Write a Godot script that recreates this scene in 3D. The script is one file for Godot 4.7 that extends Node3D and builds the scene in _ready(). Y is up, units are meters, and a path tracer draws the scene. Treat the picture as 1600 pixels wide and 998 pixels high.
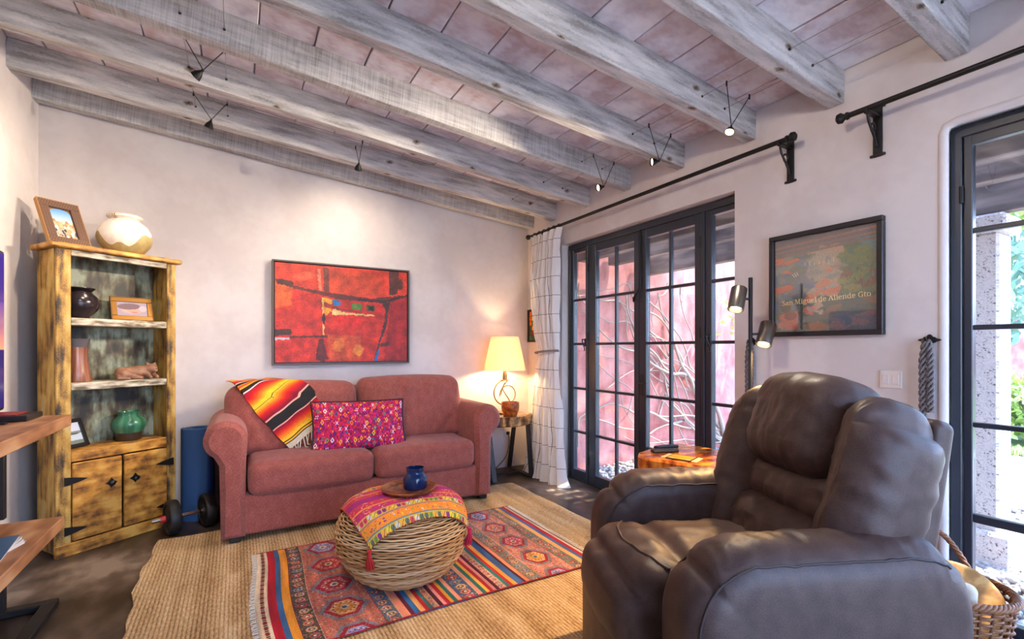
extends Node3D
# A sitting room with a beamed tile ceiling, French doors to a walled garden, a sofa, a recliner and rugs.

const XW := 2.51      # inner face of the right wall
const ZB := -4.0      # inner face of the back wall
const XL := -1.06     # inner face of the left wall
const ZR := 1.7       # inner face of the rear wall
const SLOPE := 0.0933 # the ceiling falls towards the right wall
var rng := RandomNumberGenerator.new()
var M := {}
var used := {}

# ------------------------------------------------------------------ mesh builder
class G:
	var V := PackedVector3Array()
	var N := PackedVector3Array()
	var U := PackedVector2Array()
	var I := PackedInt32Array()
	var xf := Transform3D()
	var uo := Vector2()
	func v(p: Vector3, n: Vector3, uv := Vector2()) -> int:
		V.append(xf * p)
		N.append((xf.basis * n).normalized())
		U.append(uv + uo)
		return V.size() - 1
	func t(a: int, b: int, c: int) -> void:
		var cr := (V[b] - V[a]).cross(V[c] - V[a])
		if cr.dot(N[a] + N[b] + N[c]) > 0.0:
			I.append(a); I.append(c); I.append(b)
		else:
			I.append(a); I.append(b); I.append(c)
	func q(a: int, b: int, c: int, d: int) -> void:
		t(a, b, c)
		t(a, c, d)
	func quad(a: Vector3, b: Vector3, c: Vector3, d: Vector3, n: Vector3, ua := Vector2(0, 1), ub := Vector2(1, 1), uc := Vector2(1, 0), ud := Vector2(0, 0)) -> void:
		q(v(a, n, ua), v(b, n, ub), v(c, n, uc), v(d, n, ud))
	# box with chamfered edges; texture runs along the longest side, in metres
	func box(c: Vector3, s: Vector3, bev := 0.0) -> void:
		var h := s * 0.5
		var lng := s.max_axis_index()
		var P := {}
		for a in 3:
			for k in 8:
				var sg := Vector3(1 if k & 1 else -1, 1 if k & 2 else -1, 1 if k & 4 else -1)
				var p := Vector3()
				for e in 3:
					p[e] = sg[e] * (h[e] - (0.0 if e == a else bev))
				var n := Vector3(); n[a] = sg[a]
				var o1 := lng if a != lng else (a + 1) % 3
				var o2 := 3 - a - o1
				P[a * 8 + k] = [c + p, n, Vector2(p[o1], p[o2])]
		for a in 3:
			var b := (a + 1) % 3
			var d := (a + 2) % 3
			for s0 in 2:
				var k0 := s0 << a
				var ks := [k0, k0 | (1 << b), k0 | (1 << b) | (1 << d), k0 | (1 << d)]
				var ix := []
				for k in ks:
					var r = P[a * 8 + k]
					ix.append(v(r[0], r[1], r[2]))
				q(ix[0], ix[1], ix[2], ix[3])
		if bev <= 0.0:
			return
		for d in 3:
			var a := (d + 1) % 3
			var b := (d + 2) % 3
			for sa in 2:
				for sb in 2:
					var k0 := (sa << a) | (sb << b)
					var k1 := k0 | (1 << d)
					var n: Vector3 = (P[a * 8 + k0][1] + P[b * 8 + k0][1]).normalized()
					q(v(P[a * 8 + k0][0], n, P[a * 8 + k0][2]), v(P[a * 8 + k1][0], n, P[a * 8 + k1][2]), v(P[b * 8 + k1][0], n, P[a * 8 + k1][2]), v(P[b * 8 + k0][0], n, P[a * 8 + k0][2]))
		for k in 8:
			var n: Vector3 = (P[k][1] + P[8 + k][1] + P[16 + k][1]).normalized()
			t(v(P[k][0], n, P[k][2]), v(P[8 + k][0], n, P[k][2]), v(P[16 + k][0], n, P[k][2]))
	static func steps(h: float, r: float, k: int, m: int) -> PackedFloat32Array:
		var o := PackedFloat32Array()
		for i in k:
			o.append(-(h - r) - r * tan(PI / 4.0 * (k - i) / k))
		for i in m + 1:
			o.append(-(h - r) + 2.0 * (h - r) * i / m)
		for i in k:
			o.append((h - r) + r * tan(PI / 4.0 * (i + 1) / k))
		return o
	# padded box: rounded edges, then bent by f
	func soft(s: Vector3, r: float, m, f = null, k := 3) -> void:
		var h := s * 0.5
		var st := V.size()
		var si := I.size()
		var inn := h - Vector3(r, r, r)
		var keep := xf
		xf = Transform3D()
		for a in 3:
			var b := (a + 1) % 3
			var d := (a + 2) % 3
			var mv: Vector3 = m if m is Vector3 else Vector3(m, m, m)
			var lb := steps(h[b], r, k, int(mv[b]))
			var ld := steps(h[d], r, k, int(mv[d]))
			for sg in [-1.0, 1.0]:
				var base := V.size()
				for i in lb.size():
					for j in ld.size():
						var p := Vector3()
						p[a] = sg * h[a]; p[b] = lb[i]; p[d] = ld[j]
						var ic := p.clamp(-inn, inn)
						var n := (p - ic).normalized()
						var w := ic + n * r
						var uv := Vector2(p.x, p.z) if a == 1 else (Vector2(p.z, p.y) if a == 0 else Vector2(p.x, p.y))
						v(w, n, uv)
				var w2 := ld.size()
				for i in lb.size() - 1:
					for j in w2 - 1:
						q(base + i * w2 + j, base + i * w2 + j + 1, base + (i + 1) * w2 + j + 1, base + (i + 1) * w2 + j)
		xf = keep
		for i in range(st, V.size()):
			V[i] = xf * (f.call(V[i]) if f != null else V[i])
		smooth(st, si)
	func smooth(st: int, si: int) -> void:
		var acc := {}
		var i := si
		while i < I.size():
			var a := V[I[i]]
			var b := V[I[i + 1]]
			var c := V[I[i + 2]]
			var n := -(b - a).cross(c - a)
			for p in [a, b, c]:
				var key := Vector3i(roundi(p.x * 20000.0), roundi(p.y * 20000.0), roundi(p.z * 20000.0))
				acc[key] = acc.get(key, Vector3()) + n
			i += 3
		for j in range(st, V.size()):
			var p := V[j]
			var key := Vector3i(roundi(p.x * 20000.0), roundi(p.y * 20000.0), roundi(p.z * 20000.0))
			if acc.has(key) and acc[key].length_squared() > 0.0:
				N[j] = acc[key].normalized()
	# surface of f(u, v), smooth; flip turns it inside out
	func grid(nu: int, nv: int, f: Callable, uvs := Vector2.ONE, flip := false) -> void:
		var st := V.size()
		var si := I.size()
		for j in nv + 1:
			for i in nu + 1:
				var u := float(i) / nu
				var w := float(j) / nv
				v(f.call(u, w), Vector3.UP, Vector2(u, w) * uvs)
		for j in nv:
			for i in nu:
				var a := st + j * (nu + 1) + i
				var b := a + 1
				var c := a + nu + 2
				var d := a + nu + 1
				if flip:
					I.append_array([a, c, b, a, d, c])
				else:
					I.append_array([a, b, c, a, c, d])
		smooth(st, si)
	func tube(pts: PackedVector3Array, r, sides := 8, closed := false, caps := true) -> void:
		var n := pts.size()
		var prev := Vector3()
		var rows := []
		var len := 0.0
		for i in n:
			var d: Vector3
			if closed:
				d = pts[(i + 1) % n] - pts[(i - 1 + n) % n]
			else:
				d = pts[mini(i + 1, n - 1)] - pts[maxi(i - 1, 0)]
			d = d.normalized()
			if i == 0:
				prev = d.cross(Vector3.UP if absf(d.y) < 0.9 else Vector3.RIGHT).normalized()
			else:
				prev = (prev - d * prev.dot(d)).normalized()
				len += pts[i].distance_to(pts[i - 1])
			var side := d.cross(prev)
			var rad: float = r[i] if r is PackedFloat32Array else r
			var row := []
			for k in sides + 1:
				var an := TAU * k / sides
				var o := prev * cos(an) + side * sin(an)
				row.append(v(pts[i] + o * rad, o, Vector2(len, rad * an)))
			rows.append(row)
		for i in (n if closed else n - 1):
			var A = rows[i]
			var B = rows[(i + 1) % n]
			for k in sides:
				q(A[k], A[k + 1], B[k + 1], B[k])
		if caps and not closed:
			for e in [0, n - 1]:
				var dd := (pts[0] - pts[1]).normalized() if e == 0 else (pts[n - 1] - pts[n - 2]).normalized()
				var c0 := v(pts[e], dd)
				var ring := []
				for k in sides + 1:
					V.append(V[rows[e][k]]); N.append((xf.basis * dd).normalized()); U.append(U[rows[e][k]])
					ring.append(V.size() - 1)
				for k in sides:
					t(c0, ring[k], ring[k + 1])
	# profile of (radius, height) turned round the y axis
	func lathe(pr: PackedVector2Array, segs := 32, wob = null) -> void:
		var n := pr.size()
		var len := 0.0
		for i in n - 1:
			var a := pr[i]
			var b := pr[i + 1]
			var na := _ln(pr, i, i)
			var nb := _ln(pr, i + 1, i)
			var l2 := len + a.distance_to(b)
			var R0 := []
			var R1 := []
			for k in segs + 1:
				var an := TAU * k / segs
				var c := cos(an)
				var s := sin(an)
				var w := 1.0
				if wob != null:
					w = wob.call(an)
				R0.append(v(Vector3(a.x * c * w, a.y, a.x * s * w), Vector3(na.x * c, na.y, na.x * s), Vector2(an * 0.2, len)))
				R1.append(v(Vector3(b.x * c * w, b.y, b.x * s * w), Vector3(nb.x * c, nb.y, nb.x * s), Vector2(an * 0.2, l2)))
			for k in segs:
				q(R0[k], R0[k + 1], R1[k + 1], R1[k])
			len = l2
	func _ln(pr: PackedVector2Array, i: int, sg: int) -> Vector2:
		var d := (pr[sg + 1] - pr[sg]).normalized()
		var n := Vector2(d.y, -d.x)
		var o := sg - 1 if i == sg else sg + 1
		if o >= 0 and o < pr.size() - 1:
			var d2 := (pr[o + 1] - pr[o]).normalized()
			if d.dot(d2) > 0.7:
				n = (n + Vector2(d2.y, -d2.x)).normalized()
		return n
	# outline in x, y pushed along z from z0 to z1, edges rounded by e
	func extrude(po: PackedVector2Array, z0: float, z1: float, e := 0.0, smooth_side := false) -> void:
		var n := po.size()
		var cw := Geometry2D.is_polygon_clockwise(po)
		var vn := []
		for i in n:
			var d0 := (po[i] - po[(i - 1 + n) % n]).normalized()
			var d1 := (po[(i + 1) % n] - po[i]).normalized()
			var m := Vector2(d0.y + d1.y, -(d0.x + d1.x)).normalized()
			vn.append(-m if cw else m)
		var lay := []
		if e > 0.0:
			for k in 4:
				var an := PI * 0.5 * k / 3.0
				lay.append([z0 + e * (1.0 - sin(an)), e * (1.0 - cos(an))])
			lay.reverse()
			for k in 4:
				var an := PI * 0.5 * k / 3.0
				lay.append([z1 - e * (1.0 - sin(an)), e * (1.0 - cos(an))])
		else:
			lay = [[z0, 0.0], [z1, 0.0]]
		for l in lay.size() - 1:
			for i in n:
				var j := (i + 1) % n
				var fl := Vector2((po[j] - po[i]).y, -(po[j] - po[i]).x).normalized() * (-1.0 if cw else 1.0)
				var n0: Vector2 = vn[i] if smooth_side else fl
				var n1: Vector2 = vn[j] if smooth_side else fl
				var A: Vector2 = po[i] - vn[i] * lay[l][1]
				var B: Vector2 = po[j] - vn[j] * lay[l][1]
				var C: Vector2 = po[j] - vn[j] * lay[l + 1][1]
				var D: Vector2 = po[i] - vn[i] * lay[l + 1][1]
				var zt := 0.0
				if e > 0.0:
					zt = -0.7 if l < 3 else (0.7 if l > 3 else 0.0)
				var a := v(Vector3(A.x, A.y, lay[l][0]), Vector3(n0.x, n0.y, zt), Vector2(lay[l][0], A.y + A.x))
				var b := v(Vector3(B.x, B.y, lay[l][0]), Vector3(n1.x, n1.y, zt), Vector2(lay[l][0], B.y + B.x))
				var c := v(Vector3(C.x, C.y, lay[l + 1][0]), Vector3(n1.x, n1.y, zt), Vector2(lay[l + 1][0], C.y + C.x))
				var d := v(Vector3(D.x, D.y, lay[l + 1][0]), Vector3(n0.x, n0.y, zt), Vector2(lay[l + 1][0], D.y + D.x))
				q(a, b, c, d)
		for s in [0, lay.size() - 1]:
			var pp := PackedVector2Array()
			for i in n:
				pp.append(po[i] - vn[i] * lay[s][1])
			var tr := Geometry2D.triangulate_polygon(pp)
			var nn := Vector3(0, 0, -1 if s == 0 else 1)
			var ix := []
			for p in pp:
				ix.append(v(Vector3(p.x, p.y, lay[s][0]), nn, p))
			for k in range(0, tr.size(), 3):
				t(ix[tr[k]], ix[tr[k + 1]], ix[tr[k + 2]])
	func mesh() -> ArrayMesh:
		var A := []
		A.resize(Mesh.ARRAY_MAX)
		A[Mesh.ARRAY_VERTEX] = V
		A[Mesh.ARRAY_NORMAL] = N
		A[Mesh.ARRAY_TEX_UV] = U
		A[Mesh.ARRAY_INDEX] = I
		var m := ArrayMesh.new()
		m.add_surface_from_arrays(Mesh.PRIMITIVE_TRIANGLES, A)
		return m

# ------------------------------------------------------------------ scene helpers
func numbered(n: String) -> String:
	if not used.has(n):
		used[n] = 0
		return n
	used[n] += 1
	return "%s_%03d" % [n, used[n]]

func thing(called: String, label: String, category: String, at := Vector3.ZERO, turn := 0.0, group := "") -> Node3D:
	var o := Node3D.new()
	o.name = numbered(called)
	add_child(o)
	o.position = at
	o.rotation.y = turn
	o.set_meta("label", label)
	o.set_meta("category", category)
	if group:
		o.set_meta("group", group)
	return o

func struct(called: String, label: String, at := Vector3.ZERO) -> Node3D:
	var o := thing(called, label, called.get_slice("_", 0), at)
	o.set_meta("kind", "structure")
	return o

func part(parent: Node3D, called: String, g, m: Material, at := Vector3.ZERO) -> MeshInstance3D:
	var o := MeshInstance3D.new()
	o.name = called
	o.mesh = g.mesh() if g is G else g
	o.material_override = m
	o.position = at
	parent.add_child(o, true)
	return o

func pts(a: Array) -> PackedVector3Array:
	return PackedVector3Array(a)

func arc(c: Vector3, ax: Vector3, ay: Vector3, r: float, a0: float, a1: float, n: int) -> PackedVector3Array:
	var o := PackedVector3Array()
	for i in n + 1:
		var a := deg_to_rad(lerpf(a0, a1, float(i) / n))
		o.append(c + ax * cos(a) * r + ay * sin(a) * r)
	return o

func catmull(a: Array, n := 8) -> PackedVector3Array:
	var o := PackedVector3Array()
	for i in a.size() - 1:
		var p0: Vector3 = a[maxi(i - 1, 0)]
		var p1: Vector3 = a[i]
		var p2: Vector3 = a[i + 1]
		var p3: Vector3 = a[mini(i + 2, a.size() - 1)]
		for k in n:
			o.append(p1.cubic_interpolate(p2, p0, p3, float(k) / n))
	o.append(a[a.size() - 1])
	return o

# ------------------------------------------------------------------ colours and textures
func rgb(r: float, g: float, b: float) -> Color:
	return Color(r / 255.0, g / 255.0, b / 255.0)

func noise(freq: float, sd: int, oct := 4) -> FastNoiseLite:
	var n := FastNoiseLite.new()
	n.noise_type = FastNoiseLite.TYPE_SIMPLEX_SMOOTH
	n.frequency = freq
	n.seed = sd
	n.fractal_octaves = oct
	return n

# layers: [stretch_x, stretch_y, frequency, seed, weight, octaves]; ramp: [[t, colour], ...]
func noise_map(w: int, h: int, layers: Array) -> PackedFloat32Array:
	var out := PackedFloat32Array()
	out.resize(w * h)
	var tot := 0.0
	for l in layers:
		var n := noise(l[2], l[3], l[5] if l.size() > 5 else 4)
		var im := n.get_seamless_image(maxi(8, int(w / float(l[0]))), maxi(8, int(h / float(l[1]))))
		if im.get_format() != Image.FORMAT_L8:
			im.convert(Image.FORMAT_L8)
		im.resize(w, h, Image.INTERPOLATE_CUBIC)
		var d := im.get_data()
		var wt: float = l[4] / 255.0
		tot += l[4]
		for i in w * h:
			out[i] += d[i] * wt
	for i in w * h:
		out[i] /= tot
	return out

func ramp_image(w: int, h: int, f: PackedFloat32Array, ramp: Array, lo := 0.0, hi := 1.0) -> Image:
	var gr := Gradient.new()
	var offs := PackedFloat32Array()
	var cols := PackedColorArray()
	for r in ramp:
		offs.append(r[0]); cols.append(r[1])
	gr.offsets = offs
	gr.colors = cols
	var lut := PackedByteArray()
	for i in 256:
		var c := gr.sample(i / 255.0)
		lut.append(c.r8); lut.append(c.g8); lut.append(c.b8)
	var o := PackedByteArray()
	o.resize(w * h * 3)
	var k := 255.0 / (hi - lo)
	for i in w * h:
		var x := clampi(int((f[i] - lo) * k), 0, 255) * 3
		o[i * 3] = lut[x]; o[i * 3 + 1] = lut[x + 1]; o[i * 3 + 2] = lut[x + 2]
	return Image.create_from_data(w, h, false, Image.FORMAT_RGB8, o)

func tex(im: Image) -> ImageTexture:
	return ImageTexture.create_from_image(im)

func mat(col: Color, rough := 0.7, metal := 0.0) -> StandardMaterial3D:
	var m := StandardMaterial3D.new()
	m.albedo_color = col
	m.roughness = rough
	m.metallic = metal
	return m

func tmat(im: Image, scale := 1.0, rough := 0.7, tint := Color.WHITE) -> StandardMaterial3D:
	var m := mat(tint, rough)
	m.albedo_texture = tex(im)
	m.uv1_scale = Vector3(scale, scale, scale)
	return m

func bump(m: StandardMaterial3D, w: int, h: int, f: PackedFloat32Array, depth_cm: float) -> void:
	var o := PackedByteArray()
	o.resize(w * h)
	for i in w * h:
		o[i] = clampi(int(f[i] * 255.0), 0, 255)
	m.heightmap_enabled = true
	m.heightmap_texture = tex(Image.create_from_data(w, h, false, Image.FORMAT_L8, o))
	m.heightmap_scale = depth_cm

func poly(im: Image, p: Array, c: Color) -> void:
	var y0 := 1e9
	var y1 := -1e9
	for a in p:
		y0 = minf(y0, a.y); y1 = maxf(y1, a.y)
	for y in range(maxi(0, int(y0)), mini(im.get_height() - 1, int(y1)) + 1):
		var xs := []
		for i in p.size():
			var a: Vector2 = p[i]
			var b: Vector2 = p[(i + 1) % p.size()]
			if (a.y <= y + 0.5) != (b.y <= y + 0.5):
				xs.append(a.x + (y + 0.5 - a.y) / (b.y - a.y) * (b.x - a.x))
		xs.sort()
		for i in range(0, xs.size() - 1, 2):
			var xa := clampi(roundi(xs[i]), 0, im.get_width())
			var xb := clampi(roundi(xs[i + 1]), 0, im.get_width())
			if xb > xa:
				im.fill_rect(Rect2i(xa, y, xb - xa, 1), c)

func oval(im: Image, c: Vector2, rx: float, ry: float, col: Color, rot := 0.0) -> void:
	var p := []
	for i in 20:
		var a := TAU * i / 20.0
		p.append(c + Vector2(cos(a) * rx, sin(a) * ry).rotated(rot))
	poly(im, p, col)

func stroke(im: Image, a: Vector2, b: Vector2, w: float, col: Color) -> void:
	var n := (b - a).orthogonal().normalized() * w * 0.5
	poly(im, [a + n, b + n, b - n, a - n], col)

# brush-like mottling of an image: k is the share by which colours vary
func mottle(im: Image, k: float, freq: float, sd: int, sx := 1.0, sy := 1.0) -> void:
	var w := im.get_width()
	var h := im.get_height()
	var f := noise_map(w, h, [[sx, sy, freq, sd, 1.0, 5]])
	var d := im.get_data()
	for i in w * h:
		var s := 1.0 + (f[i] - 0.5) * 2.0 * k
		for c in 3:
			d[i * 3 + c] = clampi(int(d[i * 3 + c] * s), 0, 255)
	im.set_data(w, h, false, Image.FORMAT_RGB8, d)

# warp an image with noise so that painted shapes get ragged edges
func ragged(im: Image, amp: float, freq: float, sd: int) -> Image:
	var w := im.get_width()
	var h := im.get_height()
	var f := noise_map(w, h, [[1, 1, freq, sd, 1.0, 5]])
	var g := noise_map(w, h, [[1, 1, freq, sd + 7, 1.0, 5]])
	var o := Image.create(w, h, false, Image.FORMAT_RGB8)
	for y in h:
		for x in w:
			var i := y * w + x
			o.set_pixel(x, y, im.get_pixel(clampi(x + int((f[i] - 0.5) * amp), 0, w - 1), clampi(y + int((g[i] - 0.5) * amp), 0, h - 1)))
	return o

func canvas(w: int, h: int, c: Color) -> Image:
	var im := Image.create(w, h, false, Image.FORMAT_RGB8)
	im.fill(c)
	return im

func make_materials() -> void:
	var f: PackedFloat32Array
	# plaster
	f = noise_map(512, 512, [[1, 1, 0.006, 3, 1.0, 3], [1, 1, 0.05, 4, 0.35, 4]])
	M.plaster = tmat(ramp_image(512, 512, f, [[0.0, rgb(205, 197, 195)], [1.0, rgb(216, 209, 207)]], 0.3, 0.7), 0.5, 0.85)
	M.plaster.uv1_triplanar = true
	# weathered beams, two cuts: plain grain and band-saw marks
	for k in 2:
		f = noise_map(1024, 256, [[10, 1, 0.035, 11 + k, 1.0, 5], [3, 1, 0.008, 21 + k, 0.8, 3], [16, 1, 0.12, 31 + k, 0.5, 3]])
		if k == 1:
			var saw := noise_map(1024, 256, [[1, 24, 0.11, 77, 1.0, 3], [1, 4, 0.02, 78, 0.5, 3]])
			for i in f.size():
				f[i] = f[i] * 0.6 + saw[i] * 0.4 - 0.03
		var im := ramp_image(1024, 256, f, [[0.0, rgb(132, 128, 125)], [0.35, rgb(168, 166, 164)], [0.65, rgb(190, 188, 186)], [1.0, rgb(211, 206, 201)]], 0.22, 0.78)
		if k == 0:
			for kn in [Vector2(180, 60), Vector2(520, 190), Vector2(860, 110)]:
				oval(im, kn, 26, 15, rgb(168, 158, 146), 0.2)
				oval(im, kn, 17, 10, rgb(122, 112, 102), 0.2)
				oval(im, kn, 9, 6, rgb(84, 76, 70), 0.2)
				oval(im, kn + Vector2(-2, 1), 3, 2, rgb(52, 46, 42), 0.2)
			im = ragged(im, 14.0, 0.05, 5)
		M["beam%d" % k] = tmat(im, 0.8, 0.8)
		M["beam%d" % k].uv1_scale = Vector3(0.8, 3.2, 1)
		bump(M["beam%d" % k], 1024, 256, f, 0.18)
	# ceiling tiles
	for k in 4:
		f = noise_map(256, 256, [[1, 1, 0.009, 41 + k * 3, 1.0, 4], [1, 2, 0.05, 42 + k, 0.35, 4]])
		var a: Array = [[rgb(205, 192, 198), rgb(223, 219, 227), rgb(236, 233, 239)], [rgb(198, 182, 188), rgb(217, 210, 219), rgb(230, 226, 232)], [rgb(206, 182, 182), rgb(219, 211, 218), rgb(232, 228, 234)], [rgb(206, 198, 208), rgb(226, 223, 231), rgb(240, 238, 243)]][k]
		M["tile%d" % k] = tmat(ramp_image(256, 256, f, [[0.0, a[0]], [0.5, a[1]], [1.0, a[2]]], 0.25, 0.75), 2.2, 0.8)
	# polished brown concrete
	f = noise_map(1024, 1024, [[1, 1, 0.004, 51, 1.0, 5], [1, 2, 0.02, 52, 0.5, 4]])
	M.floor = tmat(ramp_image(1024, 1024, f, [[0.0, rgb(44, 36, 31)], [0.4, rgb(78, 66, 58)], [0.7, rgb(108, 93, 82)], [1.0, rgb(146, 131, 118)]], 0.28, 0.74), 0.35, 0.34)
	M.floor.uv1_triplanar = true
	# worn yellow paint on old boards
	f = noise_map(512, 512, [[1, 9, 0.02, 61, 0.8, 5], [1, 2, 0.007, 62, 1.0, 5], [1, 1, 0.12, 63, 0.3, 3]])
	M.ochre = tmat(ramp_image(512, 512, f, [[0.0, rgb(44, 34, 24)], [0.2, rgb(96, 70, 36)], [0.4, rgb(150, 112, 48)], [0.62, rgb(178, 140, 64)], [0.85, rgb(196, 164, 92)], [1.0, rgb(178, 160, 118)]], 0.24, 0.74), 1.7, 0.6)
	M.ochre_x = M.ochre.duplicate()
	f = noise_map(512, 512, [[5, 1, 0.02, 64, 0.7, 5], [1, 1, 0.009, 65, 1.0, 5]])
	M.orange_wood = tmat(ramp_image(512, 512, f, [[0.0, rgb(74, 46, 22)], [0.25, rgb(130, 84, 32)], [0.55, rgb(176, 120, 42)], [1.0, rgb(208, 158, 74)]], 0.24, 0.74), 1.9, 0.5)
	f = noise_map(512, 512, [[6, 1, 0.03, 66, 1.0, 5], [2, 1, 0.02, 67, 0.7, 4]])
	M.greyed = tmat(ramp_image(512, 512, f, [[0.0, rgb(96, 84, 66)], [0.4, rgb(158, 146, 124)], [1.0, rgb(206, 198, 180)]], 0.28, 0.72), 2.2, 0.6)
	f = noise_map(512, 512, [[1, 1.6, 0.007, 68, 1.0, 5], [1, 6, 0.03, 69, 0.35, 4]])
	M.teal_boards = tmat(ramp_image(512, 512, f, [[0.0, rgb(34, 30, 24)], [0.35, rgb(70, 60, 42)], [0.55, rgb(100, 92, 64)], [0.75, rgb(116, 122, 100)], [1.0, rgb(152, 156, 132)]], 0.3, 0.7), 1.6, 0.5)
	# sofa cloth: crossing threads of two reds
	f = noise_map(512, 512, [[10, 1, 0.33, 71, 1.0, 1], [1, 10, 0.33, 72, 1.0, 1], [1, 1, 0.006, 73, 0.35, 3]])
	M.sofa = tmat(ramp_image(512, 512, f, [[0.0, rgb(104, 48, 42)], [0.5, rgb(150, 77, 67)], [1.0, rgb(186, 112, 98)]], 0.19, 0.81), 4.0, 0.95)
	bump(M.sofa, 512, 512, f, 0.05)
	M.sofa.rim_enabled = true
	M.sofa.rim = 0.3
	# leather
	f = noise_map(512, 512, [[1, 1, 0.12, 81, 1.0, 3], [1, 1, 0.008, 82, 0.8, 3]])
	M.leather = tmat(ramp_image(512, 512, f, [[0.0, rgb(62, 45, 40)], [1.0, rgb(82, 63, 56)]], 0.25, 0.75), 3.0, 0.46)
	M.leather.metallic_specular = 0.4
	bump(M.leather, 512, 512, f, 0.04)
	M.leather_dark = mat(rgb(40, 32, 30), 0.5)
	M.stitch = mat(rgb(50, 38, 35), 0.6)
	# jute: ribs along z, knotted
	var W := 512
	f = noise_map(W, W, [[1, 3, 0.09, 91, 1.0, 3], [6, 40, 0.05, 92, 0.8, 2]])
	var hgt := PackedFloat32Array()
	hgt.resize(W * W)
	for y in W:
		for x in W:
			var row := int(x / 16.0)
			var rib := absf(sin(PI * x / 16.0))
			var kn := 0.5 + 0.5 * sin(TAU * y / 12.8 + (PI if row % 2 == 1 else 0.0) + (f[(y * W + row * 16)] - 0.5) * 5.0)
			hgt[y * W + x] = rib * (0.55 + 0.45 * kn)
			f[y * W + x] = clampf(f[y * W + x] * 0.75 + hgt[y * W + x] * 0.34 - 0.08, 0.0, 1.0)
	M.jute = tmat(ramp_image(W, W, f, [[0.0, rgb(140, 106, 66)], [0.35, rgb(188, 152, 104)], [0.65, rgb(213, 180, 132)], [1.0, rgb(234, 213, 176)]], 0.15, 0.82), 1.95, 0.9)
	bump(M.jute, W, W, hgt, 0.32)
	# wicker
	M.wicker = mat(rgb(196, 156, 106), 0.5)
	M.wicker_mid = mat(rgb(176, 130, 80), 0.5)
	M.wicker_pale = mat(rgb(212, 178, 132), 0.5)
	M.wicker_core = mat(rgb(92, 60, 32), 0.8)
	M.wicker_brown = mat(rgb(134, 86, 52), 0.5)
	M.wicker_stake = mat(rgb(104, 66, 40), 0.6)
	# polished slab woods
	f = noise_map(512, 512, [[6, 1, 0.02, 101, 1.0, 5], [1, 1, 0.012, 102, 1.0, 4]])
	M.slab_orange = tmat(ramp_image(512, 512, f, [[0.0, rgb(120, 56, 18)], [0.5, rgb(190, 104, 36)], [1.0, rgb(220, 148, 62)]], 0.28, 0.72), 1.6, 0.22)
	M.slab_brown = tmat(ramp_image(512, 512, f, [[0.0, rgb(70, 42, 22)], [0.5, rgb(138, 96, 54)], [1.0, rgb(196, 160, 108)]], 0.28, 0.72), 1.6, 0.25)
	f = noise_map(512, 256, [[12, 1, 0.03, 103, 1.0, 5], [3, 1, 0.015, 104, 0.6, 3]])
	M.pine = tmat(ramp_image(512, 256, f, [[0.0, rgb(140, 92, 58)], [0.5, rgb(184, 130, 88)], [1.0, rgb(210, 164, 120)]], 0.28, 0.72), 1.0, 0.5)
	M.tray_wood = tmat(ramp_image(512, 256, f, [[0.0, rgb(70, 34, 18)], [0.5, rgb(122, 66, 36)], [1.0, rgb(160, 98, 58)]], 0.28, 0.72), 3.0, 0.35)
	M.bowl_wood = tmat(ramp_image(512, 256, f, [[0.0, rgb(112, 48, 16)], [0.5, rgb(160, 78, 28)], [1.0, rgb(184, 106, 48)]], 0.28, 0.72), 3.0, 0.3)
	M.pergola = tmat(ramp_image(512, 256, f, [[0.0, rgb(84, 70, 66)], [0.5, rgb(116, 100, 94)], [1.0, rgb(150, 132, 122)]], 0.28, 0.72), 1.0, 0.8)
	# metals
	M.door_paint = mat(rgb(42, 46, 56), 0.32)
	M.iron = mat(rgb(26, 25, 26), 0.45, 0.4)
	M.black_steel = mat(rgb(26, 25, 27), 0.5)
	M.steel = mat(rgb(150, 144, 136), 0.32, 1.0)
	M.chrome = mat(rgb(200, 198, 196), 0.15, 1.0)
	M.brass = mat(rgb(150, 124, 78), 0.35, 1.0)
	M.wire = mat(rgb(170, 168, 164), 0.3, 0.9)
	M.rubber = mat(rgb(20, 20, 21), 0.55)
	M.black = mat(rgb(24, 23, 24), 0.4)
	M.white_plastic = mat(rgb(222, 214, 208), 0.4)
	# glass
	M.pane = mat(Color(0.55, 0.6, 0.6, 0.03), 0.0)
	M.pane.transparency = BaseMaterial3D.TRANSPARENCY_ALPHA
	M.blue_glass = mat(rgb(10, 34, 76), 0.08)
	M.bulb = mat(rgb(255, 240, 215), 0.4)
	M.bulb.emission_enabled = true
	M.bulb.emission = rgb(255, 226, 180)
	M.bulb.emission_energy_multiplier = 5.0
	# outside
	f = noise_map(512, 512, [[1, 1, 0.008, 111, 1.0, 4], [1, 3, 0.03, 112, 0.6, 4], [1, 1, 0.1, 113, 0.3, 3]])
	M.red_stucco = tmat(ramp_image(512, 512, f, [[0.0, rgb(172, 100, 92)], [0.5, rgb(196, 126, 116)], [1.0, rgb(210, 146, 134)]], 0.28, 0.72), 0.6, 0.9)
	M.red_stucco.uv1_triplanar = true
	f = noise_map(512, 512, [[1, 1, 0.02, 114, 0.6, 4], [1, 1, 0.06, 115, 1.0, 2]])
	M.stone = tmat(ramp_image(512, 512, f, [[0.0, rgb(84, 76, 74)], [0.18, rgb(150, 140, 136)], [0.3, rgb(196, 186, 180)], [1.0, rgb(214, 204, 198)]], 0.2, 0.72), 2.2, 0.9)
	M.stone.uv1_triplanar = true
	f = noise_map(512, 512, [[1, 1, 0.03, 116, 1.0, 5]])
	M.earth = tmat(ramp_image(512, 512, f, [[0.0, rgb(120, 112, 106)], [1.0, rgb(176, 168, 162)]], 0.3, 0.7), 0.7, 0.95)
	M.earth.uv1_triplanar = true
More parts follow.
